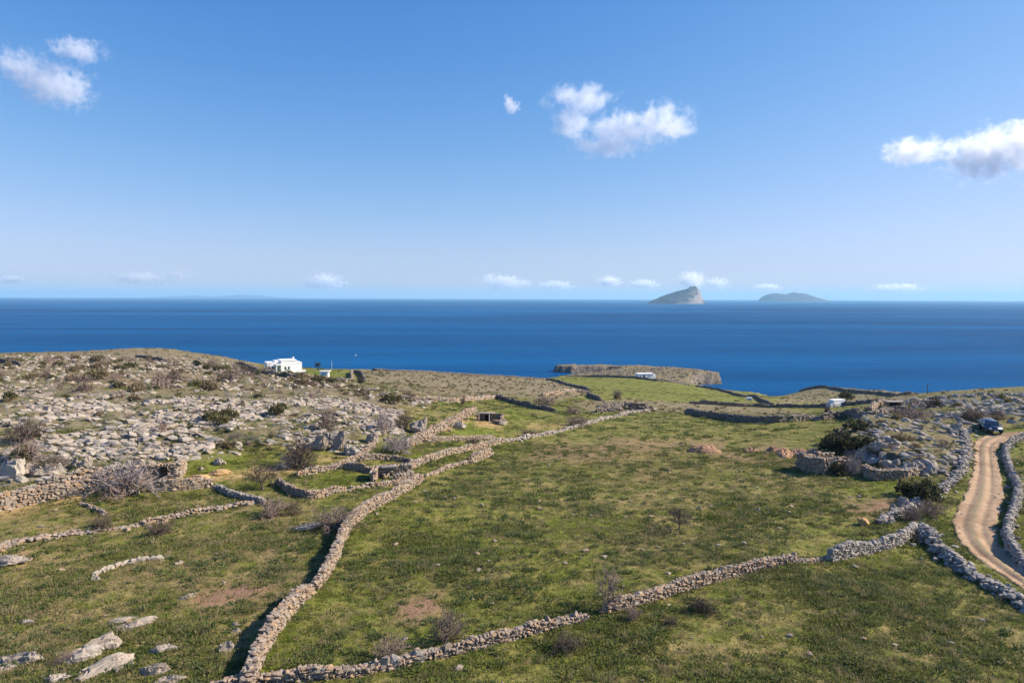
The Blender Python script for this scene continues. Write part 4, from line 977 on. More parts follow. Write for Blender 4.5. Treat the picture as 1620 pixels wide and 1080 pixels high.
for i, a in enumerate((
    (186, 790, 98, 44, 'big pale leafless bush spilling over the terrace wall', 'twig_pale', None), (190, 789, 70, 32, 'lower tangle of grey twigs inside the big pale bush', 'twig_brown', None), (470, 744, 62, 50, 'tall brown leafless thicket with silvery stems behind the pen', 'twig_dark', None), (452, 742, 36, 26, 'silvery fan of stems at the foot of the tall brown thicket', 'twig_pale', None),
    (626, 718, 56, 32, 'whitish leafless bush beside the terrace wall', 'twig_pale', None), (526, 843, 84, 36, 'wide brown leafless thicket against the long wall', 'twig_brown', None), (430, 820, 62, 30, 'brown leafless thicket below the flat-topped wall', 'twig_brown', None), (462, 816, 30, 22, 'small spindly shrub beside the brown thicket', 'twig_dark', None),
    (248, 849, 40, 21, 'round purplish shrub on the sunken line of stones', 'twig_dark', None), (152, 841, 42, 20, 'low purplish shrub growing from the sunken stones', 'twig_dark', None), (636, 680, 34, 26, 'dense dome of brown twigs on the rocky slope edge', 'twig_dark', None), (604, 682, 32, 30, 'pale feathery shrub next to the dense brown dome', 'twig_pale', None),
    (514, 682, 32, 40, 'purplish feathery shrub among the limestone', 'twig_brown', None), (977, 632, 18, 17, 'single round grey shrub in the headland field', 'twig_brown', 'brown_cushion'), (914, 675, 48, 17, 'long low pinkish thicket at the valley bottom', 'twig_brown', None), (910, 656, 36, 15, 'pinkish thicket above the long low one', 'twig_brown', None),
    (862, 641, 44, 14, 'pinkish shrubs on the slope under the pale wall', 'twig_brown', None), (838, 691, 36, 12, 'flat brown shrub by the white crumbling wall', 'twig_dark', None), (731, 640, 15, 15, 'dark twiggy bush on the sandy wall', 'twig_dark', None), (706, 1020, 56, 56, 'leafless shrub behind the leaning white slab', 'twig_brown', None),
    (616, 1050, 62, 40, 'spreading leafless shrub against the crumbling wall', 'twig_brown', None), (1115, 972, 52, 26, 'dark tangled shrub in the lower pasture', 'twig_dark', None), (900, 1034, 52, 30, 'dark tangled shrub near the gap in the field wall', 'twig_dark', None), (1002, 984, 36, 24, 'small brown shrub at the foot of the field wall', 'twig_brown', None),
    (1356, 752, 26, 30, 'pale dead bush inside the ruined hut', 'twig_pale', None), (1450, 664, 64, 15, 'long brown thicket behind the grey rocks', 'twig_brown', None), (1548, 666, 38, 19, 'brown thicket beyond the parked car', 'twig_brown', 'brown_cushion'), (1471, 646, 20, 14, 'small brown shrub on the rocky turf', 'twig_dark', None),
    (1310, 656, 12, 14, 'dark little bush at the wall by the white shed', 'twig_dark', 'green_cushion'), (1484, 644, 16, 14, 'dark shrub among the grey limestone', 'twig_dark', 'green_cushion'), (1585, 664, 26, 14, 'brown twigs behind the bend of the track', 'twig_brown', None), (570, 606, 10, 10, 'dark bush at the end of the garden lane', 'twig_dark', 'dark_leaf'),
    (72, 752, 50, 26, 'tangled brown thicket above the terrace blocks', 'twig_brown', 'green_cushion'), (26, 738, 56, 28, 'brown thicket at the end of the terrace', 'twig_brown', 'green_cushion'), (30, 705, 42, 30, 'purplish thicket on the limestone slope', 'twig_dark', None), (145, 752, 26, 14, 'dark thicket on the upper terrace wall', 'twig_dark', None),
    (1060, 990, 30, 14, 'low brown tussock shrub in the lower pasture', 'twig_dark', None), (1480, 818, 40, 22, 'spiky brown shrub over the tumbled wall by the track', 'twig_brown', None), (1448, 826, 36, 24, 'dry spiky shrub behind the heap of stones', 'twig_brown', None), (100, 1052, 30, 16, 'small leafless shrub beside the twin slabs', 'twig_brown', None))):
    shrub(a[0], a[1], a[2], a[3], a[4], a[5], i, None, a[6])
for i, a in enumerate(((436, 660, 34, 21, 'rounded dark green juniper on the limestone slope', 'green_cushion'), (332, 668, 44, 20, 'sprawling dark evergreen on the limestone slope', 'green_cushion'), (362, 668, 34, 22, 'taller half of the sprawling dark evergreen', 'green_cushion'),
          (1332, 687, 44, 20, 'blackish evergreen mastic bush below the shaded wall', 'dark_leaf'), (1362, 686, 36, 18, 'second blackish mastic bush below the shaded wall', 'dark_leaf'), (1325, 718, 40, 26, 'dark evergreen doubling as bank shade by the earth mounds', 'dark_leaf'), (1352, 722, 46, 30, 'dark evergreen mass doubling as deep shade behind the ruined hut', 'dark_leaf'), (1375, 715, 34, 24, 'dark evergreen doubling as deep shade beside the split boulder', 'dark_leaf'),
          (1345, 708, 50, 22, 'dark evergreen crest doubling as bank shade above the ruined hut', 'dark_leaf'), (1330, 752, 40, 20, 'dark bush hugging the ruined hut wall', 'dark_leaf'), (1475, 800, 50, 34, 'dark foliage added in place of deep shade beside the brown plot', 'dark_leaf'), (1450, 788, 34, 26, 'dark foliage added in place of deep shade above the bright turf', 'dark_leaf'), (310, 580, 14, 10, 'dark bush on the hill by the white house wall', 'dark_leaf'),
          (1345, 632, 26, 13, 'dark bush beside the little white shed', 'dark_leaf'), (345, 640, 18, 9, 'small dark evergreen above the sprawling one', 'green_cushion'), (1392, 646, 16, 10, 'dark bush by the byre', 'dark_leaf'))):
    q_ = 1.3 if a[5] == 'dark_leaf' and a[0] > 1310 else 1.0  # dark bushes by bank and plot enlarged to stand in for deep shade
    shrub(a[0], a[1], a[2] * q_, a[3] * (1 + (q_ - 1) * .2), a[4], a[5], i)
# low scrub over the hillsides: countable cushions
def scatter_shrubs(poly_px, n, yr, seed, label, group, kinds, smin, smax):
    rg = np.random.default_rng(seed); S = sample_zone(n, poly_px, seed, yr)
    for i, q in enumerate(S):
        kd = kinds[int(rg.integers(len(kinds)))]; s = smin + (smax - smin) * rg.random() ** 1.8
        root = thing('low_shrub', label[kd], 'shrub', (q[0], q[1], q[2] - .05), rg.random() * 6, group[kd])
        if kd.startswith('twig'): o = link('branches', BARE[kd + '_s'][int(rg.integers(4))], root)
        else: o = link('foliage', CUSH[kd][int(rg.integers(4))], root)
        o.scale = (s * 1.25, s, s * (.4 + .3 * rg.random()))
LB = {'twig_brown': 'leafless brown low shrub on the scrubby hill by the white house', 'brown_cushion': 'brown cushion shrub on the scrubby hill by the white house', 'green_cushion': 'dull green cushion shrub on the scrubby hill by the white house', 'twig_dark': 'dark leafless low shrub on the scrubby hill by the white house'}
GB = {q: v.split(' shrub')[0] + ' shrubs of the hill' for q, v in LB.items()}
scatter_shrubs(HILL, 190, (120, 275), 71, LB, GB, ('twig_brown', 'brown_cushion', 'brown_cushion', 'brown_cushion', 'twig_brown', 'green_cushion', 'twig_dark'), 1.2, 4.6)
scatter_shrubs(SLOPE, 70, (70, 170), 72, LB, GB, ('twig_brown', 'brown_cushion', 'brown_cushion', 'green_cushion', 'twig_brown'), .8, 2.6)
LB2 = {'twig_brown': 'leafless brown low shrub among the rocks around the parked car', 'green_cushion': 'dull green cushion shrub among the rocks around the parked car', 'brown_cushion': 'brown cushion shrub among the rocks around the parked car'}
GB2 = {q: v.split(' shrub')[0] + ' shrubs by the car' for q, v in LB2.items()}
scatter_shrubs(FIELD, 60, (75, 175), 73, LB2, GB2, ('twig_brown', 'green_cushion', 'brown_cushion'), .8, 2.4)

# bare trees: trunk, limbs, twigs
def bare_tree(px, py, w, h, label, seed, mat='twig_dark', trunk=.3):
    p = cast(px, py, GZ); d = math.hypot(p[0], p[1]); W = w / FPX * d; H = h / FPX * d
    root = thing('bare_tree', label, 'tree', (p[0], p[1], ground_z(p[0], p[1]) - .05), 0)
    rg = np.random.default_rng(seed); tr = []; br = []
    tp = np.array([0, 0, 0.]); dirv = np.array([.15 * rg.normal(), .1, 1.])
    r0 = max(.09, H * .045)
    for i in range(3):
        q = tp + dirv / np.linalg.norm(dirv) * H * trunk / 3; tr.append((*tp, *q, r0 * (1 - .15 * i), r0 * (1 - .15 * (i + 1)))); tp = q; dirv = dirv + rg.normal(size=3) * .15
    V, F = tubes(tr, 7); link('trunk', mesh_np('trunk', V, F, 'bark', smooth=True), root)
    for i in range(9):
        a = i * 2.4 + rg.random(); el = .35 + .9 * rg.random(); e = np.array([math.cos(a) * math.cos(el), math.sin(a) * math.cos(el), math.sin(el)])
        grow(rg, tp * (.75 + .25 * rg.random()), e, H * .5, r0 * .5, 3 if i < 5 else 2, br, .0, 2)
    V, F = tubes(br); V[:, 0] *= W * .5 / np.percentile(np.abs(V[:, 0]), 98); V[:, 2] = np.minimum(V[:, 2], tp[2]) + np.maximum(V[:, 2] - tp[2], 0) * (H - tp[2]) / (np.percentile(V[:, 2], 99) - tp[2])
    link('crown', mesh_np('crown', V, F, mat), root)
bare_tree(1074, 838, 40, 38, 'small bare sapling with a forked trunk alone in the pasture', 81)
bare_tree(958, 968, 66, 76, 'bare fig tree growing in the gap of the field wall', 82, 'twig_brown', .22)
bare_tree(416, 775, 50, 44, 'bare dark tree beside the stone pen', 83, 'twig_dark', .25)
bare_tree(748, 710, 22, 18, 'tiny round-headed tree on the sunlit wall', 84, 'twig_dark', .3)

# ------------------------------------------------------------------ grass: real blades, instanced
def tuft(name, seed, n, h, w, mat, lean=.5, blade=.03):
    rg = np.random.default_rng(seed); V = []; F = []; T = []
    for i in range(n):
        a = rg.random() * 6.28; r = rg.random() ** .6 * w * .5; c = np.array([math.cos(a) * r, math.sin(a) * r, -.02]); b = rg.random() * 6.28
        out = np.array([math.cos(a), math.sin(a), 0]) * lean * (.3 + rg.random()) + rg.normal(size=3) * .2; out[2] = 1; out /= np.linalg.norm(out)
        L = h * (.5 + .7 * rg.random()); s = np.array([math.cos(b), math.sin(b), 0]) * blade * (.6 + .8 * rg.random()); k0 = len(V)
        m = c + out * L * .55; e = c + out * L + np.array([out[0], out[1], -.3]) * L * .25
        V += [c - s, c + s, m + s * .8, m - s * .8, e]; F += [(k0, k0 + 1, k0 + 2), (k0, k0 + 2, k0 + 3), (k0 + 3, k0 + 2, k0 + 4)]; T += [rg.random()] * 5
    return bpy.data.objects.new(name, mesh_np(name, V, F, mat, T))
def scatter_gn(name, label, protos, pts, scl, rot, var):
    coll = bpy.data.collections.new(name + '_kinds')
    for o in protos: coll.objects.link(o)
    me = bpy.data.meshes.new(name); me.vertices.add(len(pts)); me.vertices.foreach_set('co', np.asarray(pts, np.float32).ravel())
    for nm, arr, ty in (('scl', scl, 'FLOAT'), ('rot', rot, 'FLOAT'), ('var', var, 'INT')):
        a = me.attributes.new(nm, ty, 'POINT'); a.data.foreach_set('value', np.asarray(arr, np.int32 if ty == 'INT' else np.float32))
    o = link(name, me, None, None, 'stuff'); o['label'] = label
    ng = bpy.data.node_groups.new(name, 'GeometryNodeTree')
    ng.interface.new_socket('Geometry', in_out='INPUT', socket_type='NodeSocketGeometry'); ng.interface.new_socket('Geometry', in_out='OUTPUT', socket_type='NodeSocketGeometry')
    N = ng.nodes; L = ng.links; gi = N.new('NodeGroupInput'); go = N.new('NodeGroupOutput')
    ci = N.new('GeometryNodeCollectionInfo'); ci.inputs['Collection'].default_value = coll; ci.inputs['Separate Children'].default_value = True; ci.inputs['Reset Children'].default_value = True
    ip = N.new('GeometryNodeInstanceOnPoints'); ip.inputs['Pick Instance'].default_value = True
    def at(nm, ty):
        q = N.new('GeometryNodeInputNamedAttribute'); q.data_type = ty; q.inputs['Name'].default_value = nm; return q.outputs['Attribute']
    cx = N.new('ShaderNodeCombineXYZ'); L.new(at('rot', 'FLOAT'), cx.inputs[2])
    L.new(gi.outputs[0], ip.inputs['Points']); L.new(ci.outputs[0], ip.inputs['Instance']); L.new(at('var', 'INT'), ip.inputs['Instance Index'])
    L.new(cx.outputs[0], ip.inputs['Rotation']); L.new(at('scl', 'FLOAT'), ip.inputs['Scale']); L.new(ip.outputs[0], go.inputs[0])
    md = o.modifiers.new('scatter', 'NODES'); md.node_group = ng
    return o
def grass_points(n, yr, seed):
    rg = np.random.default_rng(seed)
    r = np.sqrt(rg.random(n) * (yr[1] ** 2 - yr[0] ** 2) + yr[0] ** 2); th = (rg.random(n) - .5) * 2 * R(41)
    x = r * np.sin(th); y = r * np.cos(th); return rg, x, y
protos = [tuft('tuft_grass', 1, 18, .17, .5, 'grass', .8, .016), tuft('tuft_grass_b', 2, 18, .12, .55, 'grass', 1.0, .018), tuft('tuft_lush', 3, 20, .18, .5, 'lush_grass', .7, .018), tuft('tuft_straw', 4, 16, .24, .36, 'straw', .6, .010),
          tuft('tuft_herb', 5, 22, .22, .6, 'herb', 1.1, .03), tuft('tuft_herb_b', 6, 20, .16, .5, 'herb', 1.3, .034),
          tuft('tuft_clump', 7, 46, .26, .85, 'clump_leaf', 1.2, .036), tuft('tuft_clump_b', 8, 40, .34, .6, 'clump_leaf', .8, .024), tuft('tuft_tall_straw', 9, 30, .42, .6, 'straw', .5, .010)]
protos = sorted(protos, key=lambda o: o.name)       # the collection hands them out by name
KIND = {o.name: i for i, o in enumerate(protos)}
allp = []
for n, yr, sc0, sd in ((58000, (26, 55), 1.0, 91), (66000, (55, 95), 1.15, 92), (34000, (95, 190), 1.7, 93), (24000, (190, 420), 2.2, 94)):
    rg, x, y = grass_points(n, yr, sd)
    z = lookup(GZ, x, y); zn = {q: lookup(ZN[q], x, y) for q in ZN}; rd_ = lookup(Z_road, x, y)
    pat = fbm(x / 3.5, y / 3.5, 95, 4); pat2 = fbm(x / 9, y / 9, 96, 3); u_ = rg.random(n); u2 = rg.random(n)
    keep = (rd_ < .1 + .5 * rg.random(n) ** 2) & (z > 1.5) & (u_ > zn['rock'] * .4) & (u_ > zn['soil'] * .8) & (u_ > zn['org'] * .9) & (rg.random(n) > zn['scrub'] * .55) & (rg.random(n) < .35 + 1.3 * (pat - .25))
    herb = (pat > .57) & (u2 < .55) | (u2 < .07)
    straw = (u2 > .9 - .35 * zn['dry'] - .5 * zn['scrub'] - .2 * (pat2 > .55))
    lushm = (zn['lush'] * (.5 + rg.random(n)) > .5)
    var = np.where(rg.random(n) < .5, KIND['tuft_grass'], KIND['tuft_grass_b'])
    var = np.where(herb, np.where(rg.random(n) < .5, KIND['tuft_herb'], KIND['tuft_herb_b']), var)
    var = np.where(straw, KIND['tuft_straw'], var); var = np.where(lushm & ~straw, KIND['tuft_lush'], var)
    u3 = rg.random(n); cl = (u3 < .028 + .035 * (pat2 > .5)) & (zn['lush'] < .5); var = np.where(cl, np.where(rg.random(n) < .55, KIND['tuft_clump'], KIND['tuft_clump_b']), var)
    var = np.where(u3 > .992 - .012 * zn['dry'], KIND['tuft_tall_straw'], var)
    s = sc0 * .80 * (.55 + .8 * rg.random(n)) * np.where(herb, 1.2, 1.0) * np.where(cl, .8 + .4 * rg.random(n), 1)
    allp.append((np.stack([x, y, z], -1)[keep], s[keep], rg.random(keep.sum()) * 6.28, var[keep]))
scatter_gn('pasture_grass', 'short winter grass, herbs and straw covering the pastures', protos, *[np.concatenate([a[i] for a in allp]) for i in range(4)])

# low phrygana over the brown fields, too small and many to count
lp = []
for i in range(4):
    V, F_, T = cushion(460 + i, 60, .22); lp.append(bpy.data.objects.new('scrub_%s' % 'abcd'[i], mesh_np('scrub', V * np.array([1, 1, .5]), F_, 'brown_cushion' if i < 3 else 'green_cushion', T)))
rg, x, y = grass_points(60000, (100, 480), 97)
z = lookup(GZ, x, y); sc_ = lookup(ZN['scrub'], x, y) + .5 * lookup(ZN['rock'], x, y)
keep = (rg.random(len(x)) < sc_ * (.15 + .9 * (fbm(x / 6, y / 6, 98, 3) - .2))) & (z > 2) & (rg.random(len(x)) < .4)
scatter_gn('low_scrub', 'low brown cushion scrub dotted over the far fields and hill crest', lp, np.stack([x, y, z], -1)[keep], (.35 + 1.1 * rg.random(len(x)) ** 2)[keep], (rg.random(len(x)) * 6.28)[keep], rg.integers(0, 4, len(x))[keep])

# ------------------------------------------------------------------ earth mounds and banks
def mound(px, py, w, h, label, mat='earth', seed=1, deep=.7, rz=0):
    p = cast(px, py, GZ); d = math.hypot(p[0], p[1]); W = w / FPX * d; H = h / FPX * d
    n = 44; a, b = np.meshgrid(np.linspace(-1, 1, n), np.linspace(-1, 1, n)); rr_ = np.hypot(a, b)
    x = a * W / 2; y = b * W / 2 * deep; c, s = math.cos(rz), math.sin(rz); X = x * c - y * s; Y = x * s + y * c
    hh = np.clip(1 - rr_ ** 2.2, 0, 1) ** .8 * (.25 + 1.5 * fbm(a * 2.6 + seed, b * 2.6, seed, 5)) * H * .6 - np.where(rr_ > .93, .25, .05) + (fbm(a * 8, b * 8, seed + 4, 3) - .5) * .35 * np.clip(1.1 - rr_, 0, 1)
    wx = X + p[0]; wy = Y + p[1] + W * deep * .3; Z = lookup(GZ, wx, wy) + hh
    i = np.arange(n * n).reshape(n, n); F = np.stack([i[:-1, :-1], i[:-1, 1:], i[1:, 1:], i[1:, :-1]], -1).reshape(-1, 4)
    org = np.array([p[0], p[1] + W * deep * .3, ground_z(p[0], p[1] + W * deep * .3)])
    o = link('earth_mound', mesh_np('earth_mound', np.stack([wx, wy, Z], -1).reshape(-1, 3) - org, F, mat, smooth=True), None, tuple(org))
    return tag(o, label, 'earth mound')
mound(1118, 716, 56, 17, 'broad lumpy heap of reddish earth in the pasture', seed=1); mound(1190, 715, 26, 9, 'small low heap of reddish earth between the broad and the round heap', seed=2); mound(1223, 715, 20, 12, 'round heap of reddish earth near the cut bank', seed=3)
mound(1252, 722, 26, 8, 'steep orange bank of freshly cut earth', 'orange_earth', 4, 3.6, -.25); mound(1278, 722, 26, 7, 'brown bank of cut earth beside the orange bank', 'earth', 5, 3.4, -.25); mound(1299, 720, 24, 7, 'brown bank of cut earth in front of the dark evergreen', 'earth', 6, 3.0, -.25)

# ------------------------------------------------------------------ buildings
def px_frame(px, py, A=None):
    p = cast(px, py, GZ if A is None else A); d = p[1]; return p, d / FPX
# white house: local metres, x to the right, y away, built from photograph proportions
p, kx = px_frame(450, 588)
H = thing('white_house', 'whitewashed cubic house with stepped flat roofs on the hill above the sea', 'house', (p[0], p[1], ground_z(p[0], p[1]) - .2), R(30))
H.scale = (.86, .86, .86)
def hb(name, x0, x1, y0, y1, z0, z1, mat='whitewash', parent=H, bev=.05): return box_obj(name, ((x0 + x1) / 2, (y0 + y1) / 2, (z0 + z1) / 2), (x1 - x0, y1 - y0, z1 - z0), mat, parent, 0, bev)
wl_ = hb('main_wing', -1.2, 4.6, 0, 6.5, -.6, 4.3)
hb('parapet', -1.3, 4.7, -.1, 6.6, 4.3, 4.65, parent=wl_)
wr_ = hb('side_wing', 4.55, 6.6, .2, 6.2, -.6, 3.3); hb('parapet', 4.75, 6.7, .1, 6.3, 3.3, 3.6, parent=wr_)
wm_ = hb('porch_block', -3.2, -1.22, 1.2, 6.0, -.6, 4.4)
wf_ = hb('left_wing', -6.2, -3.15, .6, 5.8, -.6, 3.7); hb('parapet', -6.3, -3.25, .5, 5.9, 3.7, 4.0, parent=wf_)
hb('porch_wall', -3.3, -2.9, -1.6, 1.2, -.6, 3.0); hb('porch_roof', -3.35, -1.25, -1.7, 1.18, 3.0, 3.3); hb('porch_pillar', -1.6, -1.25, -1.7, -1.3, -.6, 2.98)
hb('chimney', 3.6, 4.1, 2.0, 2.5, 4.65, 5.7); hb('terrace', -3.6, 5.6, -2.6, -.02, -.9, .1); hb('terrace_wall', 4.0, 7.4, -2.8, -2.5, -.6, .9)
hb('door', -2.6, -1.6, 1.12, 1.2, .1, 2.2, 'blue_paint', bev=.01)
for x, z in ((.1, 1.1), (1.4, 1.1)):
    w_ = hb('window', x, x + .6, -.06, .0, z, z + 1.1, 'blue_paint', bev=.01); hb('pane', x + .08, x + .52, -.09, -.06, z + .1, z + 1.0, 'dark_glass', w_, .005)
for x0, x1 in ((-5.9, -5.0), (-4.6, -3.7)):
    w_ = hb('window', x0, x1, .54, .6, .6, 2.4, 'blue_paint', bev=.01); hb('pane', x0 + .1, x1 - .1, .51, .54, .75, 2.25, 'dark_glass', w_, .005)
def small_house(px, py, w, h, label, extra=None, rz=0, name='white_shed'):
    p, kx = px_frame(px, py); W = w * kx; Hh = h * kx
    o = thing(name, label, 'building', (p[0], p[1], ground_z(p[0], p[1]) - .1), rz)
    b = box_obj('walls', (0, W * .22, Hh / 2 - .3), (W, W * .44, Hh + .6), 'whitewash', o)
    box_obj('roof_slab', (0, W * .22, Hh + .09), (W * 1.03, W * .47, .18), 'whitewash', o)
    return o, W, Hh
o, W, Hh = small_house(1022, 598.5, 27, 7.5, 'long low white cottage on the headland behind the dark wall', None, R(12))
box_obj('door', (-W * .12, -.03, Hh * .38), (W * .1, .08, Hh * .8), 'opening_shade', o, 0, .005)
for x in (-.35, .2): box_obj('window', (W * x, -.03, Hh * .5), (W * .06, .08, Hh * .3), 'blue_paint', o, 0, .005)
box_obj('side_room', (W * .56, W * .2, Hh * .38), (W * .16, W * .3, Hh * .78), 'whitewash', o)
o, W, Hh = small_house(1328, 643, 24, 10.5, 'little white shed with a grey lean-to behind the dark wall', None, R(22))
box_obj('lean_to', (-W * .62, W * .2, Hh * .3), (W * .34, W * .4, Hh * .66), 'grey_plaster', o); box_obj('front_panel', (-W * .18, -.06, Hh * .27), (W * .56, .12, Hh * .5), 'grey_plaster', o)
box_obj('door', (W * .22, -.04, Hh * .36), (W * .1, .1, Hh * .72), 'blue_paint', o, 0, .005); box_obj('window', (W * .38, -.04, Hh * .55), (W * .08, .1, Hh * .25), 'dark_glass', o, 0, .005)
o, W, Hh = small_house(1186, 633, 9, 4, 'tiny flat-roofed white boathouse by the cove')
box_obj('door', (0, -.03, Hh * .4), (W * .25, .08, Hh * .8), 'blue_paint', o, 0, .005)
# pump house with turquoise door in the garden
p, kx = px_frame(512, 596)
o = thing('pump_house', 'small white pump house with a turquoise front in the house garden', 'building', (p[0], p[1], ground_z(p[0], p[1]) - .1))
box_obj('walls', (0, .8, .7), (2.4, 1.6, 1.8), 'whitewash', o); box_obj('roof_slab', (.2, .8, 1.66), (3.0, 1.8, .14), 'whitewash', o); box_obj('door', (.1, -.04, .6), (1.3, .1, 1.2), 'turquoise_paint', o, 0, .01)
# roofless shed with a slab roof on a white post
p, kx = px_frame(772, 668)
o = thing('stone_shed', 'roofless stone shed with a stone slab porch on a white post', 'ruin', (p[0], p[1], ground_z(p[0], p[1])), R(-6))
def ruin_wall(parent, x0, y0, x1, y1, h, t=.55, seed=1, size=(.42, .24), mat='wall_stone', ragged=.2, nown=40):
    """one course-built stone wall as part of a building (local metres)"""
    rg = np.random.default_rng(seed); L = math.hypot(x1 - x0, y1 - y0); dx, dy = (x1 - x0) / L, (y1 - y0) / L; bt = Batch()
    w = link('wall', None, parent) if False else None
    mats = []
    for r in range(int(h / size[1]) + 1):
        for side in (-1, 1):
            s = rg.random() * .2 - .1
            while s < L:
                l = size[0] * (.6 + .8 * rg.random()); z = (r + .5) * size[1] - .15
                if z < h * (1 - ragged + 1.4 * ragged * float(fbm(np.array(s / 1.4), np.array(seed * 3.3), seed))):
                    off = side * t * .28
                    mats.append((x0 + dx * (s + l / 2) - dy * off, y0 + dy * (s + l / 2) + dx * off, z, l * 1.12, t * .55, size[1] * 1.25, math.atan2(dy, dx) + (rg.random() - .5) * .2))
                s += l
    for q in mats: bt.add(STONE_T[int(rg.integers(14))], rotm((rg.random() - .5) * .15, (rg.random() - .5) * .15, q[6]) * np.array(q[3:6]), np.array(q[:3]), rg.random())
    s = 0.15
    while s < L:
        bt.add(STONE_T[int(rg.integers(14))], rotm(0, 0, math.atan2(dy, dx)) * np.array([.7, t * .7, h * .8]), np.array([x0 + dx * s, y0 + dy * s, h * .36]), rg.random()); s += .4
    return link('stone_wall', bt.mesh('stone_wall', mat), parent, None, 'stuff')
o.scale = (.72, .72, .62)
ruin_wall(o, -2.4, 2.6, 3.0, 2.6, 2.2, .6, 1); ruin_wall(o, -2.4, .4, -2.4, 2.6, 2.0, .6, 2); ruin_wall(o, 3.0, .2, 3.0, 2.6, 1.6, .6, 3); ruin_wall(o, 1.2, -.4, 3.6, .1, .9, .7, 4)
box_obj('porch_roof', (-.6, 1.9, 2.15), (3.8, 1.5, .16), 'roof_slab', o); box_obj('porch_post', (.2, .65, 1.0), (.14, .14, 2.1), 'whitewash', o, 0, .01); box_obj('porch_post', (1.7, .65, 1.0), (.14, .14, 2.1), 'pole_wood', o, 0, .01)
box_obj('doorway', (-.6, 2.28, .8), (.9, .1, 1.6), 'opening_shade', o, 0, .01)
# ruined hut by the bank
p, kx = px_frame(1300, 750)
o = thing('ruined_hut', 'ruined stone hut open to the sky beside the dark evergreens', 'ruin', (p[0], p[1], ground_z(p[0], p[1])), R(14))
ruin_wall(o, 0, 0, 3.6, .2, 1.8, .7, 11, (.4, .24)); ruin_wall(o, 0, .2, -.2, 3.6, 1.7, .7, 12, (.4, .24)); ruin_wall(o, 3.6, .2, 4.9, 2.2, 1.2, .6, 13, (.4, .24)); ruin_wall(o, -.2, 3.6, 4.6, 4.2, 1.5, .6, 14, (.4, .24))
p, kx = px_frame(1384, 760)
o = thing('ruined_fold', 'low ruined stone fold heaped with red earth', 'ruin', (p[0], p[1], ground_z(p[0], p[1])), R(6))
ruin_wall(o, 0, 0, 3.4, .1, 1.2, .8, 15, (.4, .22)); ruin_wall(o, 0, .2, .3, 2.4, 1.2, .7, 16, (.4, .22)); ruin_wall(o, 3.4, .1, 5.6, 1.4, .9, .7, 17, (.4, .22))
# pen hut
p, kx = px_frame(590, 764)
o = thing('pen_hut', 'small ruined stone hut at the corner of the pen', 'ruin', (p[0], p[1], ground_z(p[0], p[1])), R(10))
ruin_wall(o, 0, 0, .2, 2.4, 1.3, .6, 21, (.4, .22)); ruin_wall(o, .2, 2.4, 3.6, 2.8, 1.2, .6, 22, (.4, .22)); ruin_wall(o, 2.2, .2, 3.8, 1.2, .9, .7, 23, (.4, .22))
box_obj('lintel', (1.6, 2.1, 1.05), (1.6, .5, .18), 'roof_slab', o)
# goat shed with two dark doorways, dug into the slope
p, kx = px_frame(240, 758)
o = thing('goat_shed', 'stone goat shed with two small dark doorways under the rocky slope', 'ruin', (p[0], p[1], ground_z(p[0], p[1])), R(16))
ruin_wall(o, -2.6, 0, 2.2, 0, 1.5, .7, 31, (.4, .2), 'wall_stone', .1)
ruin_wall(o, 2.2, 0, 2.4, 2.2, 1.5, .6, 32, (.4, .2), 'wall_stone', .1)
box_obj('doorway', (-.55, -.30, .55), (.5, .3, .9), 'opening_shade', o, 0, .01); box_obj('doorway', (1.15, -.30, .75), (.6, .3, .9), 'opening_shade', o, 0, .01)
# byre
p, kx = px_frame(1416, 646)
o = thing('open_byre', 'low stone byre with a dark open front above the shaded wall', 'ruin', (p[0], p[1], ground_z(p[0], p[1])), 0); o.scale = (.8, .8, .8)
ruin_wall(o, -1.8, 0, -1.4, 2.2, 1.5, .6, 41, (.5, .3)); ruin_wall(o, 1.6, 0, 1.8, 2.2, 1.5, .6, 42, (.5, .3)); ruin_wall(o, -1.4, 2.0, 1.6, 2.0, 1.4, .6, 43, (.5, .3))
box_obj('roof_slab', (0, 1.0, 1.62), (4.0, 2.6, .22), 'roof_slab', o); box_obj('doorway', (0, 1.7, .7), (2.8, .1, 1.4), 'opening_shade', o, 0, .01)  # dark sheet at the back paints the shade inside the byre

# palm, poles, boat
p, kx = px_frame(503, 586)
o = thing('palm_tree', 'dark palm tree on the skyline behind the pump house', 'tree', (p[0], p[1], ground_z(p[0], p[1]) - .05))
V, F = tubes([(0, 0, 0, .05, 0, 1.1, .2, .17), (.05, 0, 1.1, 0, 0, 2.1, .17, .15)], 7); link('trunk', mesh_np('trunk', V, F, 'bark'), o)
rg = np.random.default_rng(5); segs = []
for i in range(70):
    a = rg.random() * 6.28; el = -.3 + 1.5 * rg.random(); q = np.array([0, 0, 2.1]); d = np.array([math.cos(a) * math.cos(el), math.sin(a) * math.cos(el), math.sin(el)])
    for j in range(4): n_ = q + d * .42; segs.append((*q, *n_, .10 * (1 - j * .2), .10 * (.8 - j * .2))); q = n_; d = d + np.array([0, 0, -.28]); d /= np.linalg.norm(d)
V, F = tubes(segs); link('crown', mesh_np('crown', V, F, 'palm_leaf'), o)
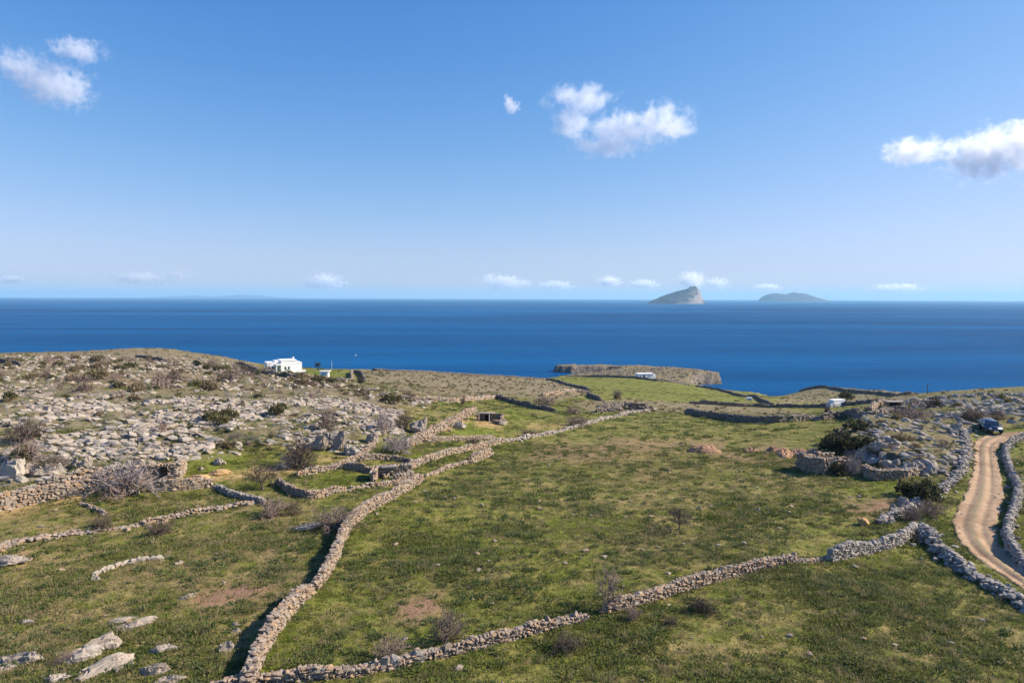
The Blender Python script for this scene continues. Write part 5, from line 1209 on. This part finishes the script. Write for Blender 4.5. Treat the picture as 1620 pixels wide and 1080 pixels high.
def pole(px, py, h, label, mat='pole_wood', r=.11, arm=True):
    p = cast(px, py, GZ); d = p[1]; H_ = h / FPX * d
    o = thing('utility_pole', label, 'pole', (p[0], p[1], ground_z(p[0], p[1]) - .2))
    V, F = tubes([(0, 0, 0, 0, 0, H_ + .2, r, r * .7)], 7); link('post', mesh_np('post', V, F, mat), o)
    if arm:
        V, F = tubes([(-.6, 0, H_ - .2, .6, 0, H_ - .2, .06, .06)], 4); link('crossarm', mesh_np('crossarm', V, F, mat), o)
        for x in (-.5, 0, .5):
            V, F = tubes([(x, 0, H_ - .16, x, 0, H_ + .04, .05, .04)], 5); link('insulator', mesh_np('insulator', V, F, 'pale_metal'), o)
    return o
pole(890.5, 610, 12, 'thin wooden pole at the corner of the headland field'); pole(1467, 623, 16, 'wooden pole on the skyline above the rocky turf'); pole(525, 585, 15, 'slim white pole behind the house garden', 'pale_metal', .08, False); pole(1416, 612 + 12, 8, 'short post on the crest of the knoll', 'pole_wood', .1, False)
p = pt(563, 566, 52 / .0862)
o = thing('sailing_boat', 'tiny white sailing boat on the sea behind the brown field', 'boat', (p[0], p[1], 0), R(20)); o.scale = (.55, .55, .55)
bm = bmesh.new(); vs_ = [bm.verts.new(q) for q in ((-1.9, -.55, .6), (1.2, -.6, .6), (2.3, 0, .75), (1.2, .6, .6), (-1.9, .55, .6), (-1.7, -.3, -.15), (1.0, -.3, -.15), (1.0, .3, -.15), (-1.7, .3, -.15))]
for f in ((0, 1, 2, 3, 4), (0, 5, 6, 1), (1, 6, 2), (2, 7, 3), (6, 7, 2), (3, 7, 8, 4), (4, 8, 5, 0), (5, 8, 7, 6)): bm.faces.new([vs_[i] for i in f])
bm_obj('hull', bm, 'whitewash', o)
V, F = tubes([(.2, 0, .6, .2, 0, 4.0, .05, .03)], 5); link('mast', mesh_np('mast', V, F, 'pale_metal'), o)
bm = bmesh.new(); n_ = 6; rows = [[bm.verts.new((.15 - 1.7 * (1 - i / n_) * j / 4, .18 * math.sin(math.pi * j / 4) * (1 - i / n_), .9 + 3.0 * i / n_)) for j in range(5)] for i in range(n_)]
tp_ = bm.verts.new((.15, 0, 3.9))
for i in range(n_ - 1):
    for j in range(4): bm.faces.new((rows[i][j], rows[i][j + 1], rows[i + 1][j + 1], rows[i + 1][j]))
for j in range(4): bm.faces.new((rows[-1][j], rows[-1][j + 1], tp_))
bm_obj('sail', bm, 'sail', o)

# ------------------------------------------------------------------ parked car (nose towards the camera)
p, kx = px_frame(1571, 684)
car = thing('parked_car', 'dark blue hatchback car parked on the verge at the bend of the track', 'car', (p[0], p[1] + .6, ground_z(p[0], p[1] + 1.2) + .0), R(-18))
car.scale = (1.12, 1.12, 1.12)
prof = [(-2.0, .38), (-2.05, .62), (-1.95, .80), (-1.15, .94), (-.95, .98), (-.35, 1.42), (.2, 1.52), (1.1, 1.50), (1.75, 1.36), (2.0, .98), (2.05, .60), (2.0, .34)]   # y, z
def car_shell(name, pr, wlow, whigh, mat, zsplit=.98):
    bm = bmesh.new(); L_ = []; R_ = []
    for y, z in pr:
        w = wlow if z <= zsplit else wlow + (whigh - wlow) * (z - zsplit) / .5
        if y < -1.8: w *= .93
        L_.append(bm.verts.new((-w, y, z))); R_.append(bm.verts.new((w, y, z)))
    n = len(pr)
    for i in range(n): bm.faces.new((L_[i], L_[(i + 1) % n], R_[(i + 1) % n], R_[i]))
    bm.faces.new(L_); bm.faces.new(R_[::-1])
    bmesh.ops.recalc_face_normals(bm, faces=bm.faces[:])
    bmesh.ops.bevel(bm, geom=bm.edges[:], offset=.05, segments=2, affect='EDGES')
    return bm_obj(name, bm, mat, car, True)
car_shell('body', prof, .86, .66, 'car_paint')
def quad(name, P, mat, th=.02):
    bm = bmesh.new(); v = [bm.verts.new(q) for q in P]; f = bm.faces.new(v); r = bmesh.ops.extrude_face_region(bm, geom=[f])
    nrm = f.normal.copy() if f.normal.length else Vector((0, -1, 0)); bm.normal_update()
    bmesh.ops.translate(bm, verts=[g for g in r['geom'] if isinstance(g, bmesh.types.BMVert)], vec=f.normal * th); bmesh.ops.recalc_face_normals(bm, faces=bm.faces[:])
    return bm_obj(name, bm, mat, car)
quad('windscreen', [(-.72, -.94, 1.01), (.72, -.94, 1.01), (.64, -.40, 1.40), (-.64, -.40, 1.40)], 'dark_glass', -.03); quad('rear_window', [(-.62, 1.80, 1.33), (.62, 1.80, 1.33), (.70, 2.01, 1.02), (-.70, 2.01, 1.02)], 'dark_glass', -.03)
for s in (-1, 1):
    for y0, y1 in ((-.6, .35), (.42, 1.5)):
        quad('side_window', [(s * .845, y0 - .15 * (y0 < 0), 1.02), (s * .845, y1, 1.02), (s * .70, y1 - .1, 1.40), (s * .70, y0 + .25, 1.40)], 'dark_glass', .03 if s < 0 else -.03)
    box_obj('headlight', (s * .60, -2.0, .72), (.34, .12, .16), 'lamp_glass', car, 0, .03); box_obj('mirror', (s * .95, -.62, 1.05), (.18, .12, .14), 'car_paint', car, 0, .03); box_obj('tail_light', (s * .68, 2.02, .82), (.2, .08, .26), 'tyre', car, 0, .02)
    for y in (-1.28, 1.25):
        bm = bmesh.new(); bmesh.ops.create_cone(bm, cap_ends=True, segments=20, radius1=.33, radius2=.33, depth=.22, matrix=Matrix.Translation((s * .78, y, .33)) @ Matrix.Rotation(math.pi / 2, 4, 'Y')); bmesh.ops.bevel(bm, geom=[e for e in bm.edges if abs(e.verts[0].co.x - e.verts[1].co.x) < .01], offset=.03, segments=2, affect='EDGES')
        wh = bm_obj('wheel', bm, 'tyre', car)
        bm = bmesh.new(); bmesh.ops.create_cone(bm, cap_ends=True, segments=16, radius1=.21, radius2=.19, depth=.25, matrix=Matrix.Translation((s * .785, y, .33)) @ Matrix.Rotation(math.pi / 2, 4, 'Y')); bm_obj('rim', bm, 'rim', wh)
box_obj('bumper', (0, -2.04, .46), (1.56, .14, .2), 'car_paint', car, 0, .05); box_obj('grille', (0, -2.06, .66), (.7, .06, .1), 'tyre', car, 0, .01); box_obj('number_plate', (0, -2.12, .48), (.5, .03, .12), 'plate', car, 0, .005)
